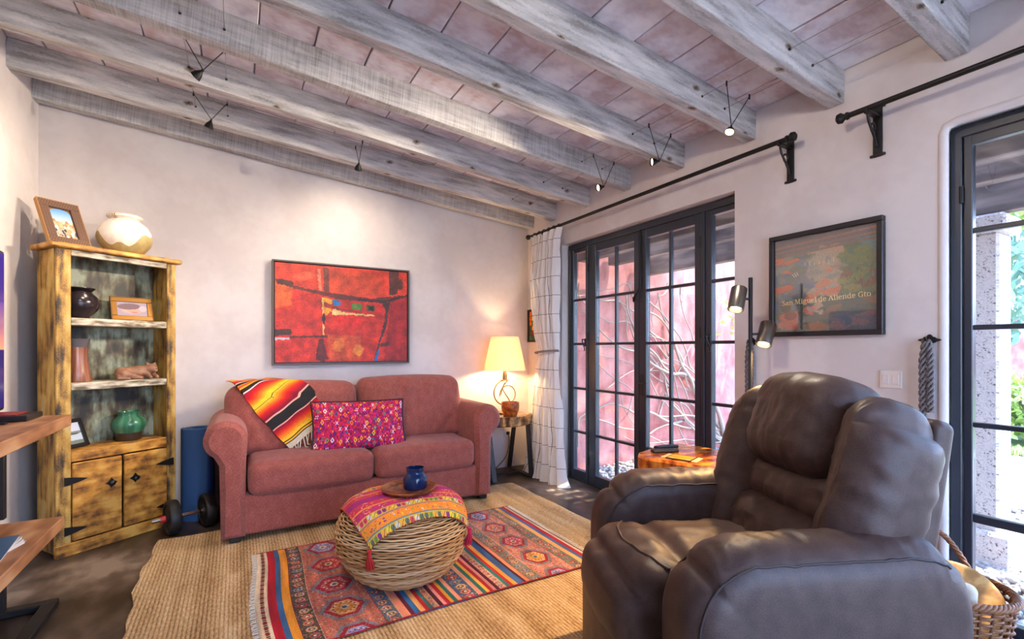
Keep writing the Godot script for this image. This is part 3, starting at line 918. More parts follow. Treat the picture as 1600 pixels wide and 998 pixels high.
func build_room() -> void:
	var g: G
	var o := struct("floor", "dark brown polished concrete floor with cloudy stains")
	g = G.new()
	g.box(Vector3(0.75, -0.06, -1.15), Vector3(4.12, 0.12, 6.2))
	part(o, "slab", g, M.floor)

	o = struct("wall_back", "pale plastered back wall behind the sofa")
	g = G.new()
	g.box(Vector3(0.725, 1.425, ZB - 0.125), Vector3(4.07, 3.05, 0.25))
	part(o, "plaster", g, M.plaster)
	o = struct("wall_left", "pale plastered side wall beside the bookcase")
	g = G.new()
	g.box(Vector3(XL - 0.125, 1.425, (ZB + ZR) * 0.5), Vector3(0.25, 3.05, ZR - ZB))
	part(o, "plaster", g, M.plaster)
	# right wall round the door and window openings
	o = struct("wall_right", "pinkish plastered wall with the French doors and tall window")
	g = G.new()
	var xc := XW + 0.06
	for r in [[ZB, -3.43, -0.1, 2.95], [-3.43, -1.735, 2.07, 2.95], [-1.735, -0.795, -0.1, 2.95], [-0.795, 0.62, 2.07, 2.95], [0.62, ZR, -0.1, 2.95]]:
		g.box(Vector3(xc, (r[2] + r[3]) * 0.5, (r[0] + r[1]) * 0.5), Vector3(0.12, r[3] - r[2], r[1] - r[0]))
	part(o, "plaster", g, M.plaster)
	# soft plaster lip round the window reveal
	g = G.new()
	g.tube(pts([Vector3(XW + 0.012, 0.0, -0.797), Vector3(XW + 0.012, 2.03, -0.797), Vector3(XW + 0.012, 2.06, -0.786), Vector3(XW + 0.012, 2.072, -0.75), Vector3(XW + 0.012, 2.072, 0.62)]), 0.018, 12)
	part(o, "reveal_edge", g, M.plaster)
	# rear wall, with the wide garden window behind the viewer
	o = struct("wall_rear", "plastered wall behind the viewer with a wide garden window")
	g = G.new()
	for r in [[XL - 0.25, 0.15, -0.1, 2.95], [0.15, 2.4, 2.35, 2.95], [0.15, 2.4, -0.1, 0.03], [2.4, XW + 0.25, -0.1, 2.95]]:
		g.box(Vector3((r[0] + r[1]) * 0.5, (r[2] + r[3]) * 0.5, ZR + 0.125), Vector3(r[1] - r[0], r[3] - r[2], 0.25))
	part(o, "plaster", g, M.plaster)
	o = struct("window_2", "wide garden window behind the viewer")
	g = G.new()
	for x in [0.17, 1.28, 2.38]:
		g.box(Vector3(x, 1.19, ZR + 0.1), Vector3(0.05, 2.32, 0.05), 0.004)
	for y in [0.05, 2.33]:
		g.box(Vector3(1.275, y, ZR + 0.1), Vector3(2.25, 0.05, 0.045), 0.004)
	part(o, "window_frame", g, M.door_paint)
	for x in [0.725, 1.83]:
		g = G.new()
		g.box(Vector3(x, 1.19, ZR + 0.1), Vector3(1.06, 2.26, 0.006))
		part(o, "pane", g, M.pane)

	# ceiling: slab, then clay tiles laid between the beams
	var ang := -atan(SLOPE)
	o = struct("ceiling", "sloping ceiling of whitewashed pinkish clay tiles")
	g = G.new()
	var cl := (XW - XL) / cos(ang) + 0.02
	g.xf = Transform3D(Basis(Vector3.BACK, ang), Vector3(0.725, ceil_y(0.725) + 0.085, (ZB + ZR) * 0.5))
	g.box(Vector3.ZERO, Vector3(cl, 0.12, ZR - ZB + 0.02))
	part(o, "roof_slab", g, M.tile1)
	var meshes := {}
	var edges := [ZB]
	for i in BEAMS.size() - 1:
		edges.append(BEAMS[i + 1])
	edges.append(0.18)
	rng.seed = 404
	for r in edges.size() - 1:
		var z0: float = edges[r]
		var z1: float = edges[r + 1]
		var xs := [XL]
		for k in 16:
			var x := 0.335 + 0.2485 * (k - 6) + (0.0 if r % 2 == 0 else 0.006)
			if x > XL + 0.03 and x < XW - 0.03:
				xs.append(x)
		xs.append(XW)
		for k in xs.size() - 1:
			var w: float = xs[k + 1] - xs[k] - 0.006
			var key := "%d_%d" % [roundi(w * 1000.0), r]
			if not meshes.has(key):
				g = G.new()
				g.uo = Vector2(rng.randf(), rng.randf())
				g.box(Vector3.ZERO, Vector3(w, 0.03, z1 - z0 - 0.004), 0.003)
				meshes[key] = g.mesh()
			var xm: float = (xs[k] + xs[k + 1]) * 0.5
			var ti := part(o, "tile", meshes[key], M["tile%d" % (rng.randi() % 4)], Vector3(xm, ceil_y(xm) + 0.015 + rng.randf_range(-0.002, 0.003), (z0 + z1) * 0.5))
			ti.rotation = Vector3(0, 0, ang + rng.randf_range(-0.006, 0.006))
	var ord := ["first", "second", "third", "fourth", "fifth", "sixth", "seventh", "eighth", "ninth"]
	for i in BEAMS.size():
		var b := thing("ceiling_beam", "weathered grey wooden ceiling beam, %s counting from the back wall" % ord[i], "beam", Vector3(0.725, ceil_y(0.725) - 0.0775, BEAMS[i]), 0.0, "ceiling beams")
		b.rotation.z = ang
		g = G.new()
		g.uo = Vector2(i * 0.37, i * 0.23)
		var ph := i * 1.7
		g.soft(Vector3(cl - 0.012, 0.157, 0.075), 0.006, 10, func(p: Vector3) -> Vector3:
			return p + Vector3(0, 0.002 * sin(p.x * 5.0 + ph) * (1.0 if p.y < 0 else 0.0), 0.0025 * sin(p.x * 3.1 + ph * 2.0)), 2)
		part(b, "timber", g, M["beam%d" % (1 if i == 3 or i == 0 else 0)])

	build_doors()

func pane(parent: Node3D, x: float, z0: float, z1: float, y0: float, y1: float) -> void:
	var g := G.new()
	g.box(Vector3(x, (y0 + y1) * 0.5, (z0 + z1) * 0.5), Vector3(0.005, y1 - y0, z1 - z0))
	part(parent, "pane", g, M.pane)

# a glazed steel leaf: stiles and rails, glazing bars, one pane for each light
func leaf(o: Node3D, called: String, z0: float, z1: float, gz0: float, gz1: float, gy0: float, gy1: float, top: float, bars: Array, uprights: Array) -> MeshInstance3D:
	var x := 2.595
	var g := G.new()
	g.box(Vector3(x, (top + 0.012) * 0.5, (z0 + gz0) * 0.5), Vector3(0.045, top - 0.012, gz0 - z0), 0.003)
	g.box(Vector3(x, (top + 0.012) * 0.5, (z1 + gz1) * 0.5), Vector3(0.045, top - 0.012, z1 - gz1), 0.003)
	g.box(Vector3(x, (gy1 + top) * 0.5, (gz0 + gz1) * 0.5), Vector3(0.044, top - gy1, gz1 - gz0), 0.002)
	g.box(Vector3(x, (gy0 + 0.012) * 0.5, (gz0 + gz1) * 0.5), Vector3(0.044, gy0 - 0.012, gz1 - gz0), 0.002)
	var lf := part(o, called, g, M.door_paint)
	for y in bars:
		g = G.new()
		g.box(Vector3(x, y, (gz0 + gz1) * 0.5), Vector3(0.03, 0.02, gz1 - gz0), 0.003)
		part(lf, "glazing_bar", g, M.door_paint)
	for z in uprights:
		g = G.new()
		g.box(Vector3(x, (gy0 + gy1) * 0.5, z), Vector3(0.028, gy1 - gy0, 0.02), 0.003)
		part(lf, "glazing_bar", g, M.door_paint)
	var zs := [gz0]
	for z in uprights: zs.append(z)
	zs.append(gz1)
	var ys := [gy0]
	var bb := bars.duplicate()
	bb.sort()
	for y in bb: ys.append(y)
	ys.append(gy1)
	for i in zs.size() - 1:
		for j in ys.size() - 1:
			pane(lf, x + 0.004, zs[i], zs[i + 1], ys[j], ys[j + 1])
	return lf

func hook_handle(parent: Node3D, p: Vector3) -> void:
	var g := G.new()
	g.box(p + Vector3(-0.004, 0, 0), Vector3(0.008, 0.07, 0.018), 0.002)
	g.tube(catmull([p + Vector3(-0.005, 0.02, 0), p + Vector3(-0.035, 0.025, 0), p + Vector3(-0.042, 0.0, 0.012), p + Vector3(-0.036, -0.05, 0.03), p + Vector3(-0.03, -0.07, 0.022)], 5), 0.005, 6)
	part(parent, "handle", g, M.iron)

func hinge(parent: Node3D, p: Vector3) -> void:
	var g := G.new()
	g.tube(pts([p - Vector3(0, 0.035, 0), p + Vector3(0, 0.035, 0)]), 0.008, 8)
	part(parent, "hinge", g, M.iron)

func build_doors() -> void:
	var g: G
	var bars := [1.572, 1.188, 0.80, 0.42]
	var o := struct("door_1", "dark blue steel French doors with sidelights, many small panes")
	g = G.new()
	var x := 2.595
	g.box(Vector3(x, 1.03, -3.4), Vector3(0.06, 2.06, 0.03), 0.003)
	g.box(Vector3(x, 1.03, -1.748), Vector3(0.06, 2.06, 0.026), 0.003)
	g.box(Vector3(x, 2.04, -2.575), Vector3(0.06, 0.045, 1.65), 0.003)
	g.box(Vector3(x, 1.01, -3.1535), Vector3(0.06, 2.02, 0.022), 0.003)
	g.box(Vector3(x, 1.01, -2.0), Vector3(0.06, 2.02, 0.028), 0.003)
	g.box(Vector3(x, 0.006, -2.575), Vector3(0.07, 0.012, 1.65))
	part(o, "door_frame", g, M.door_paint)
	var l := leaf(o, "sidelight", -3.384, -3.166, -3.346, -3.18, 0.09, 1.985, 2.016, bars, [])
	hook_handle(l, Vector3(2.57, 1.2, -3.175))
	l = leaf(o, "door_leaf", -3.14, -2.56, -3.05, -2.61, 0.09, 1.955, 2.016, bars, [-2.819])
	for y in [1.83, 1.25, 0.2]: hinge(l, Vector3(2.568, y, -3.14))
	l = leaf(o, "door_leaf", -2.556, -2.016, -2.49, -2.066, 0.09, 1.955, 2.016, bars, [-2.276])
	for y in [1.83, 1.25, 0.2]: hinge(l, Vector3(2.568, y, -2.016))
	# long bolt, pull and lever on the meeting stiles
	g = G.new()
	g.tube(pts([Vector3(2.562, 1.6, -2.535), Vector3(2.562, 2.02, -2.535)]), 0.006, 8)
	g.tube(catmull([Vector3(2.562, 1.6, -2.535), Vector3(2.55, 1.57, -2.545), Vector3(2.545, 1.53, -2.575), Vector3(2.552, 1.5, -2.59), Vector3(2.556, 1.53, -2.597)], 5), 0.007, 8)
	part(l, "bolt", g, M.iron)
	g = G.new()
	g.box(Vector3(2.569, 0.88, -2.53), Vector3(0.006, 0.16, 0.028), 0.002)
	g.tube(pts([Vector3(2.57, 0.9, -2.53), Vector3(2.53, 0.9, -2.53), Vector3(2.527, 0.9, -2.44)]), 0.007, 8)
	part(l, "lever", g, M.black_steel)
	g = G.new()
	g.tube(pts([Vector3(2.562, 0.35, -2.545), Vector3(2.562, 0.55, -2.545)]), 0.006, 8)
	part(l, "bolt", g, M.iron)
	l = leaf(o, "sidelight", -1.984, -1.763, -1.94, -1.772, 0.09, 1.985, 2.016, bars, [])
	hook_handle(l, Vector3(2.57, 1.2, -1.95))
	# tall window beside the recliner
	o = struct("window_1", "tall dark blue steel garden window beside the recliner")
	g = G.new()
	x = 2.605
	g.box(Vector3(x, 1.03, -0.772), Vector3(0.06, 2.06, 0.035), 0.003)
	g.box(Vector3(x, 1.03, 0.6), Vector3(0.06, 2.06, 0.035), 0.003)
	g.box(Vector3(x, 2.04, -0.086), Vector3(0.06, 0.045, 1.35), 0.003)
	g.box(Vector3(x, 0.02, -0.086), Vector3(0.06, 0.04, 1.35), 0.003)
	part(o, "window_frame", g, M.door_paint)
	for s in [[-0.752, -0.09], [-0.082, 0.58]]:
		g = G.new()
		var z0: float = s[0]
		var z1: float = s[1]
		g.box(Vector3(x, 1.03, z0 + 0.014), Vector3(0.04, 1.98, 0.028), 0.003)
		g.box(Vector3(x, 1.03, z1 - 0.014), Vector3(0.04, 1.98, 0.028), 0.003)
		g.box(Vector3(x, 2.0, (z0 + z1) * 0.5), Vector3(0.038, 0.04, z1 - z0 - 0.05), 0.002)
		g.box(Vector3(x, 0.06, (z0 + z1) * 0.5), Vector3(0.038, 0.04, z1 - z0 - 0.05), 0.002)
		var sash := part(o, "sash", g, M.door_paint)
		var ys := [0.08, 0.459, 0.839, 1.235, 1.63, 1.98]
		for j in 5:
			if j > 0:
				g = G.new()
				g.box(Vector3(x, ys[j], (z0 + z1) * 0.5), Vector3(0.03, 0.034 if j == 1 else 0.02, z1 - z0 - 0.055), 0.003)
				part(sash, "glazing_bar", g, M.door_paint)
			pane(sash, x + 0.004, z0 + 0.028, z1 - 0.028, ys[j], ys[j + 1])
		hinge(sash, Vector3(x - 0.03, 1.78, z0 - 0.003))
	# wall plate behind the recliner and the socket under the lamp table
	o = thing("switch_plate", "pale double wall plate above the recliner back", "wall plate", Vector3(XW - 0.002, 1.012, -0.972))
	g = G.new()
	g.soft(Vector3(0.008, 0.078, 0.082), 0.003, 1, null, 2)
	var pl := part(o, "plate", g, M.white_plastic)
	for z in [-0.018, 0.018]:
		g = G.new()
		g.box(Vector3(-0.005, 0, z), Vector3(0.004, 0.04, 0.024), 0.001)
		part(pl, "rocker", g, M.white_plastic)
	o = thing("wall_socket", "small pale wall socket under the corner lamp table", "socket", Vector3(2.27, 0.345, ZB + 0.003))
	g = G.new()
	g.soft(Vector3(0.075, 0.1, 0.008), 0.003, 1, null, 2)
	part(o, "plate", g, M.white_plastic)
	g = G.new()
	g.box(Vector3(0, -0.015, 0.014), Vector3(0.03, 0.03, 0.022), 0.004)
	part(o, "plug", g, M.black)

# ------------------------------------------------------------------ the garden
func leaf_cloud(c: Callable, n: int, size: float, sd: int, tall := 1.0) -> G:
	var r := RandomNumberGenerator.new()
	r.seed = sd
	var g := G.new()
	for i in n:
		var p: Vector3 = c.call(r)
		var b := Basis.from_euler(Vector3(r.randf_range(-1.2, 1.2), r.randf() * TAU, r.randf_range(-0.6, 0.6)))
		var s := size * r.randf_range(0.6, 1.3)
		var nrm := b * Vector3(0, 0.3, 1)
		var a0 := g.v(p + b * Vector3(-s * 0.5, 0, 0), nrm)
		var a1 := g.v(p + b * Vector3(0, s * tall, 0.15 * s), nrm)
		var a2 := g.v(p + b * Vector3(s * 0.5, 0, 0), nrm)
		var a3 := g.v(p + b * Vector3(0, -s * 0.6 * tall, 0.12 * s), nrm)
		g.t(a0, a1, a2)
		g.t(a0, a2, a3)
	return g

func build_garden() -> void:
	var g: G
	var o := struct("ground_porch", "bed of earth under the porch gravel")
	g = G.new()
	g.box(Vector3(3.9, -0.14, -1.2), Vector3(2.5, 0.12, 7.0))
	part(o, "soil", g, M.earth)
	o = struct("ground_path", "pale sunlit paved path crossing the garden")
	g = G.new()
	g.box(Vector3(6.4, -0.13, -1.2), Vector3(2.5, 0.12, 24.0))
	part(o, "paving", g, M.paving)
	o = struct("ground_lawn", "sunny green lawn beyond the path")
	g = G.new()
	g.box(Vector3(12.65, -0.13, -1.2), Vector3(10.0, 0.12, 30.0))
	part(o, "turf", g, M.lawn)
	o = struct("ground_rear", "pale paving outside the rear window")
	g = G.new()
	g.box(Vector3(-1.4, -0.13, 7.9), Vector3(13.0, 0.12, 11.7))
	part(o, "paving", g, M.paving)
	# red garden wall running out from the house, and the far one
	o = struct("wall_garden", "salmon red stucco garden wall outside the French doors")
	g = G.new()
	g.box(Vector3(5.3, 1.2, -3.9), Vector3(5.3, 2.8, 0.25))
	part(o, "stucco", g, M.red_stucco)
	o = struct("wall_far", "distant red garden wall behind the trees")
	g = G.new()
	g.box(Vector3(17.6, 0.9, -3.0), Vector3(0.3, 2.2, 26.0))
	part(o, "stucco", g, M.red_stucco)

	# gravel: loose grey pebbles
	var pg := G.new()
	pg.soft(Vector3(1.0, 0.62, 0.8), 0.3, 1, func(p: Vector3) -> Vector3:
		return p + Vector3(0.06 * p.y, 0.08 * p.x * p.z, 0.05 * p.x), 2)
	var mm := MultiMesh.new()
	mm.transform_format = MultiMesh.TRANSFORM_3D
	mm.use_colors = true
	var pm := pg.mesh()
	pm.surface_set_material(0, M.pebble)
	mm.mesh = pm
	mm.instance_count = 11000
	rng.seed = 77
	for i in mm.instance_count:
		var s := rng.randf_range(0.022, 0.05)
		var near := i < 5200
		var p := Vector3(rng.randf_range(2.78, 5.15), -0.075 + rng.randf() * 0.03, rng.randf_range(-3.75, 0.9))
		if near:
			p.z = rng.randf_range(-1.4, 0.2)
			p.x = rng.randf_range(2.78, 4.8)
		mm.set_instance_transform(i, Transform3D(Basis.from_euler(Vector3(rng.randf_range(-0.4, 0.4), rng.randf() * TAU, rng.randf_range(-0.4, 0.4))).scaled(Vector3(s, s, s)), p))
		var v := rng.randf_range(0.22, 0.62)
		mm.set_instance_color(i, Color(v, v * 0.96, v * 0.94))
	var mi := MultiMeshInstance3D.new()
	mi.name = numbered("gravel")
	mi.multimesh = mm
	mi.set_meta("kind", "stuff")
	mi.set_meta("label", "loose grey gravel pebbles under the porch")
	mi.set_meta("category", "gravel")
	add_child(mi)

	# grass blades along the lawn's edge
	var gg := G.new()
	var r := RandomNumberGenerator.new()
	r.seed = 12
	for i in 9000:
		var p := Vector3(7.66 + pow(r.randf(), 1.4) * 0.5, -0.07, r.randf_range(-4.0, 1.0))
		var w := r.randf_range(0.006, 0.012)
		var h := r.randf_range(0.03, 0.08)
		var d := Vector3(r.randf_range(-1, 1), 0, r.randf_range(-1, 1)).normalized()
		gg.t(gg.v(p - d * w, Vector3.UP), gg.v(p + d * w, Vector3.UP), gg.v(p + Vector3(d.z, 0, -d.x) * h * 0.4 + Vector3(0, h, 0), Vector3.UP))
	var gr := part(self, numbered("grass"), gg, M.leaf_green)
	gr.set_meta("kind", "stuff")
	gr.set_meta("label", "short green grass blades of the lawn")
	gr.set_meta("category", "grass")

	# stone column of the porch
	o = thing("porch_column", "square speckled stone column on a plinth outside the window", "column", Vector3(3.76, -0.07, -1.02))
	g = G.new()
	g.box(Vector3(0, 0.1, 0), Vector3(0.34, 0.2, 0.34), 0.015)
	part(o, "plinth", g, M.stone)
	g = G.new()
	g.box(Vector3(0, 1.03, 0), Vector3(0.21, 1.68, 0.21), 0.012)
	part(o, "shaft", g, M.stone)
	g = G.new()
	g.box(Vector3(0, 1.92, 0), Vector3(0.28, 0.1, 0.28), 0.012)
	part(o, "capital", g, M.stone)
	# pergola: beams along the house, slats across them
	o = thing("pergola", "dark timber porch pergola of beams and slats outside the doors", "pergola", Vector3(3.4, 1.9, -1.2))
	for b in [[-0.42, 0.2], [-0.02, 0.2], [0.36, 0.11]]:
		g = G.new()
		g.box(Vector3(b[0], b[1], 0), Vector3(0.1, 0.18, 5.1), 0.006)
		part(o, "beam", g, M.pergola)
	g = G.new()
	g.box(Vector3(-0.6, 0.34, 0), Vector3(0.3, 0.025, 5.1), 0.004)
	part(o, "roof_board", g, M.pergola)
	var sl := G.new()
	sl.box(Vector3.ZERO, Vector3(1.34, 0.035, 0.07), 0.004)
	var sm := sl.mesh()
	for k in 42:
		part(o, "slat", sm, M.pergola, Vector3(0.23, 0.312 if k % 2 else 0.313, -2.45 + k * 0.12))

	# bare climbing stems on the red wall
	o = thing("climbing_vine", "bare twisting climber stems spread over the red garden wall", "vine", Vector3(5.2, 0, -3.76))
	r.seed = 21
	for k in 30:
		var a := []
		var p := Vector3(r.randf_range(-0.12, 0.12) - (0.0 if k < 18 else r.randf_range(0.2, 1.3)), 0.0 if k < 18 else r.randf_range(0.3, 1.2), 0.03)
		var dir := Vector2(-0.9, 1.0).normalized().rotated(r.randf_range(-0.75, 0.6))
		var n := r.randi_range(9, 15)
		for i in n:
			a.append(p)
			dir = dir.rotated(r.randf_range(-0.5, 0.5))
			if p.y > 1.7: dir.y = -absf(dir.y) * 0.5
			if p.y < 0.25 and i > 2: dir.y = absf(dir.y)
			p += Vector3(dir.x * 0.2, dir.y * 0.2, 0)
			p.z = 0.025 + 0.03 * r.randf() + 0.012 * (k % 4)
			p.x = maxf(p.x, -2.3)
			p.y = clampf(p.y, 0.02, 1.88)
		var cp := catmull(a, 4)
		var rad := PackedFloat32Array()
		var r0 := 0.03 if k < 4 else r.randf_range(0.008, 0.016)
		for i in cp.size():
			rad.append(lerpf(r0, 0.004, float(i) / cp.size()))
		g = G.new()
		g.tube(cp, rad, 6)
		part(o, "stem", g, M.vine)
	g = leaf_cloud(func(q: RandomNumberGenerator) -> Vector3:
		return Vector3(q.randf_range(-0.5, 0.5), q.randf_range(1.3, 1.84), q.randf_range(0.05, 0.16)), 70, 0.05, 31)
	part(o, "leaves", g, M.leaf_lime)

	# trees beyond the path
	var lab := ["blue-green conifer, first beyond the path from the stone column", "blue-green conifer, second beyond the path from the stone column", "blue-green conifer farthest from the house by the far wall"]
	var at := [Vector3(9.9, -0.07, -3.0), Vector3(10.9, -0.07, -0.7), Vector3(13.6, -0.07, -2.2)]
	for k in 3:
		o = thing("conifer_tree", lab[k], "tree", at[k], 0.0, "garden conifers")
		g = G.new()
		g.tube(catmull([Vector3.ZERO, Vector3(0.05, 1.2, 0.02), Vector3(-0.02, 2.6, 0.05), Vector3(0, 4.4, 0)], 5), 0.11, 8)
		part(o, "trunk", g, M.bark)
		g = leaf_cloud(func(q: RandomNumberGenerator) -> Vector3:
			var y := q.randf()
			var an := q.randf() * TAU
			var rr := (0.3 + 0.75 * sin(PI * pow(y, 0.7))) * sqrt(q.randf())
			return Vector3(cos(an) * rr, 0.95 + y * 4.6, sin(an) * rr), 5200, 0.09, 50 + k, 1.5)
		var fo := part(o, "foliage", g, M.leaf_blue)
		fo.set_meta("kind", "stuff")
	lab = ["yellow-green rounded bush beside the lawn, nearer the column", "yellow-green rounded bush at the foot of the conifers", "green bush in front of the far red wall"]
	at = [Vector3(8.9, -0.07, -1.95), Vector3(8.9, -0.07, -0.5), Vector3(12.0, -0.07, -4.4)]
	for k in 3:
		o = thing("garden_bush", lab[k], "bush", at[k], 0.0, "garden bushes")
		g = G.new()
		for i in 6:
			var an := TAU * i / 6.0
			g.tube(pts([Vector3(0, 0, 0), Vector3(cos(an) * 0.2, 0.3, sin(an) * 0.2), Vector3(cos(an) * 0.34, 0.55, sin(an) * 0.34)]), 0.015, 5)
		part(o, "branches", g, M.bark)
		g = leaf_cloud(func(q: RandomNumberGenerator) -> Vector3:
			var d := Vector3(q.randfn(), absf(q.randfn()), q.randfn()).normalized() * pow(q.randf(), 0.4)
			return Vector3(d.x * 0.6, 0.12 + d.y * 0.75, d.z * 0.6), 2600, 0.07, 70 + k)
		var fo := part(o, "foliage", g, [M.leaf_lime, M.leaf_lime, M.leaf_green][k])
		fo.set_meta("kind", "stuff")
	# pale spreading tree overhead at the window's top
	o = thing("leafy_tree", "light green spreading tree above the path beyond the column", "tree", Vector3(6.5, -0.07, -3.9))
	g = G.new()
	g.tube(catmull([Vector3.ZERO, Vector3(0.1, 1.3, 0.1), Vector3(0.3, 2.6, 0.8), Vector3(0.4, 3.4, 1.8)], 5), 0.09, 8)
	part(o, "trunk", g, M.bark)
	g = leaf_cloud(func(q: RandomNumberGenerator) -> Vector3:
		var d := Vector3(q.randfn(), q.randfn(), q.randfn()).normalized() * pow(q.randf(), 0.4)
		return Vector3(0.5 + d.x * 1.1, 3.3 + d.y * 0.9, 1.6 + d.z * 1.7), 3600, 0.11, 90)
	var fo2 := part(o, "foliage", g, M.leaf_lime)
	fo2.set_meta("kind", "stuff")

# ------------------------------------------------------------------ sofa corner
func back_bulge(x: float, y: float, xc: float, hx: float) -> float:
	var a := clampf((x - xc) / hx, -1.0, 1.0)
	var b := clampf((y - 0.665) / 0.23, -1.0, 1.0)
	return 0.055 * (1.0 - a * a * a * a) * (1.0 - b * b * b * b)

func build_sofa() -> void:
	var g: G
	var n := noise(3.0, 9, 3)
	var o := thing("sofa", "brick red two-seat fabric sofa with rolled arms against the back wall", "sofa", Vector3(0.79, 0.0112, -3.56))
	g = G.new()
	g.xf.origin = Vector3(0.01, 0.155, 0.02)
	g.soft(Vector3(1.56, 0.23, 0.7), 0.02, 6)
	part(o, "base", g, M.sofa)
	g = G.new()
	g.xf.origin = Vector3(0.01, 0.45, -0.31)
	g.soft(Vector3(1.6, 0.8, 0.15), 0.05, 6)
	part(o, "back", g, M.sofa)
	# rolled arms
	for s in [-1.0, 1.0]:
		var xo: float = -0.87 if s < 0 else 0.875
		var po := PackedVector2Array()
		po.append(Vector2(xo, 0.035))
		po.append(Vector2(xo + 0.004 * s, 0.3))
		po.append(Vector2(xo + 0.008 * s, 0.46))
		var c := Vector2(xo - s * 0.025, 0.605)
		for k in 19:
			var a := deg_to_rad(lerpf(-58.0, 188.0, k / 18.0))
			po.append(c + Vector2(cos(a) * s, sin(a)) * 0.112)
		po.append(Vector2(xo - s * 0.128, 0.48))
		po.append(Vector2(xo - s * 0.126, 0.3))
		po.append(Vector2(xo - s * 0.125, 0.035))
		g = G.new()
		g.extrude(po, -0.37, 0.385, 0.03, true)
		part(o, "arm", g, M.sofa)
	# seat cushions
	for s in [[-0.365, 0.738, 0.0], [0.3765, 0.735, 0.6]]:
		g = G.new()
		g.xf.origin = Vector3(s[0], 0.36, 0.125)
		var ph: float = s[2]
		g.soft(Vector3(s[1], 0.195, 0.55), 0.055, Vector3(16, 5, 12), func(p: Vector3) -> Vector3:
			var q := p
			var u: float = p.x / 0.37
			var w: float = p.z / 0.275
			if p.y > 0: q.y += 0.022 * (1.0 - u * u) * (1.0 - w * w)
			q.y += 0.006 * n.get_noise_3d(p.x * 2.0 + ph, p.y, p.z * 2.0)
			q.z += 0.012 * (1.0 - u * u) * (1.0 if p.z > 0 else 0.0)
			return q)
		part(o, "seat_cushion", g, M.sofa)
	# back cushions
	for s in [[-0.44, 0.845, 0.0], [0.405, 0.815, 3.0]]:
		g = G.new()
		g.xf.origin = Vector3(s[0], 0.665, -0.10)
		var ph: float = s[2]
		var hx: float = s[1] * 0.5
		var left: bool = s[0] < 0
		g.soft(Vector3(s[1], 0.46, 0.22), 0.075, Vector3(34, 18, 6), func(p: Vector3) -> Vector3:
			var q := p
			var u: float = p.x / hx
			q.z -= p.y * 0.25
			if p.z > 0: q.z += back_bulge(p.x, p.y + 0.665, 0.0, hx)
			if p.y > 0: q.y += (0.02 * (1.0 - u * u) + (0.012 if not left else -0.005)) * p.y / 0.23
			if left and u < -0.2: q.y -= 0.03 * (u + 0.2) * (u + 0.2) * (1.0 if p.y > 0 else 0.0)
			# slack folds
			q.z += 0.024 * n.get_noise_3d(p.x * 1.6 + ph, p.y * 1.0, 0.0) + 0.012 * n.get_noise_3d(p.x * 4.0 + ph, p.y * 2.0, 5.0) + 0.006 * sin(p.x * 34.0 + ph) * maxf(0.0, p.y / 0.23) * (1.0 if not left else 0.4)
			return q)
		part(o, "back_cushion", g, M.sofa)
	for x in [-0.8, 0.82]:
		for z in [0.33, -0.3]:
			g = G.new()
			g.box(Vector3(x, 0.02 if z > 0 else 0.0145, z), Vector3(0.06, 0.036 if z > 0 else 0.047, 0.06), 0.005)
			part(o, "foot", g, M.black)

	# striped blanket over the left back cushion
	o = thing("striped_blanket", "woven serape blanket in red, yellow and black stripes over sofa back", "blanket")
	var dir := Vector2(0.603, -0.798)
	var per := Vector2(0.798, 0.603)
	var lay := func(u: float, w: float, off: float) -> Vector3:
		var s := -0.18 + w * 0.61
		var P := Vector2(0.175, 0.93) + dir * s + per * (u - 0.5) * 0.34
		var y := P.y
		var x := P.x
		var top := 0.885
		var yy := minf(y, top)
		yy = maxf(yy, 0.475)
		var z := -3.55 - (yy - 0.665) * 0.25 + back_bulge(x, yy, 0.35, 0.4225) + off
		if y > top - 0.06:
			# roll over the top of the cushion
			var d := y - (top - 0.06)
			var an := minf(d / 0.08, 1.5)
			z -= (1.0 - cos(an)) * 0.08 + maxf(0.0, d - 0.12) * 1.0
			yy = top - 0.06 + sin(an) * 0.085 + off
		if y < 0.475:
			z += (0.475 - y) * 0.9 + 0.03
		return Vector3(x + 0.004 * sin(w * 21.0), yy + 0.003 * sin(u * 14.0 + w * 9.0), z + 0.004 * sin(u * 11.0))
	g = G.new()
	g.grid(26, 60, func(u: float, w: float) -> Vector3: return lay.call(u, w, 0.024), Vector2.ONE)
	g.grid(26, 60, func(u: float, w: float) -> Vector3: return lay.call(u, w, 0.016), Vector2.ONE, true)
	part(o, "weave", g, tmat(serape_image(), 1.0, 0.9))
	g = G.new()
	rng.seed = 61
	for k in 17:
		var u := k / 16.0
		var a: Vector3 = lay.call(u, 1.0, 0.022)
		var l := rng.randf_range(0.04, 0.065)
		var sx := rng.randf_range(-0.02, 0.03)
		g.tube(catmull([a, a + Vector3(sx * 0.4, -l * 0.4, 0.014), a + Vector3(sx, -minf(l, maxf(0.012, a.y - 0.472)), 0.03), a + Vector3(sx * 1.2 + 0.01, -minf(l, maxf(0.012, a.y - 0.47)), 0.05)], 4), 0.0035, 5)
	part(o, "fringe", g, mat(rgb(216, 204, 178), 0.9))

	# embroidered lumbar pillow
	o = thing("lumbar_pillow", "magenta embroidered lumbar pillow with dark piping on the sofa", "pillow", Vector3(0.74, 0.618, -3.375))
	o.rotation = Vector3(deg_to_rad(-17), 0, deg_to_rad(-1.2))
	var W := 0.315
	var H := 0.172
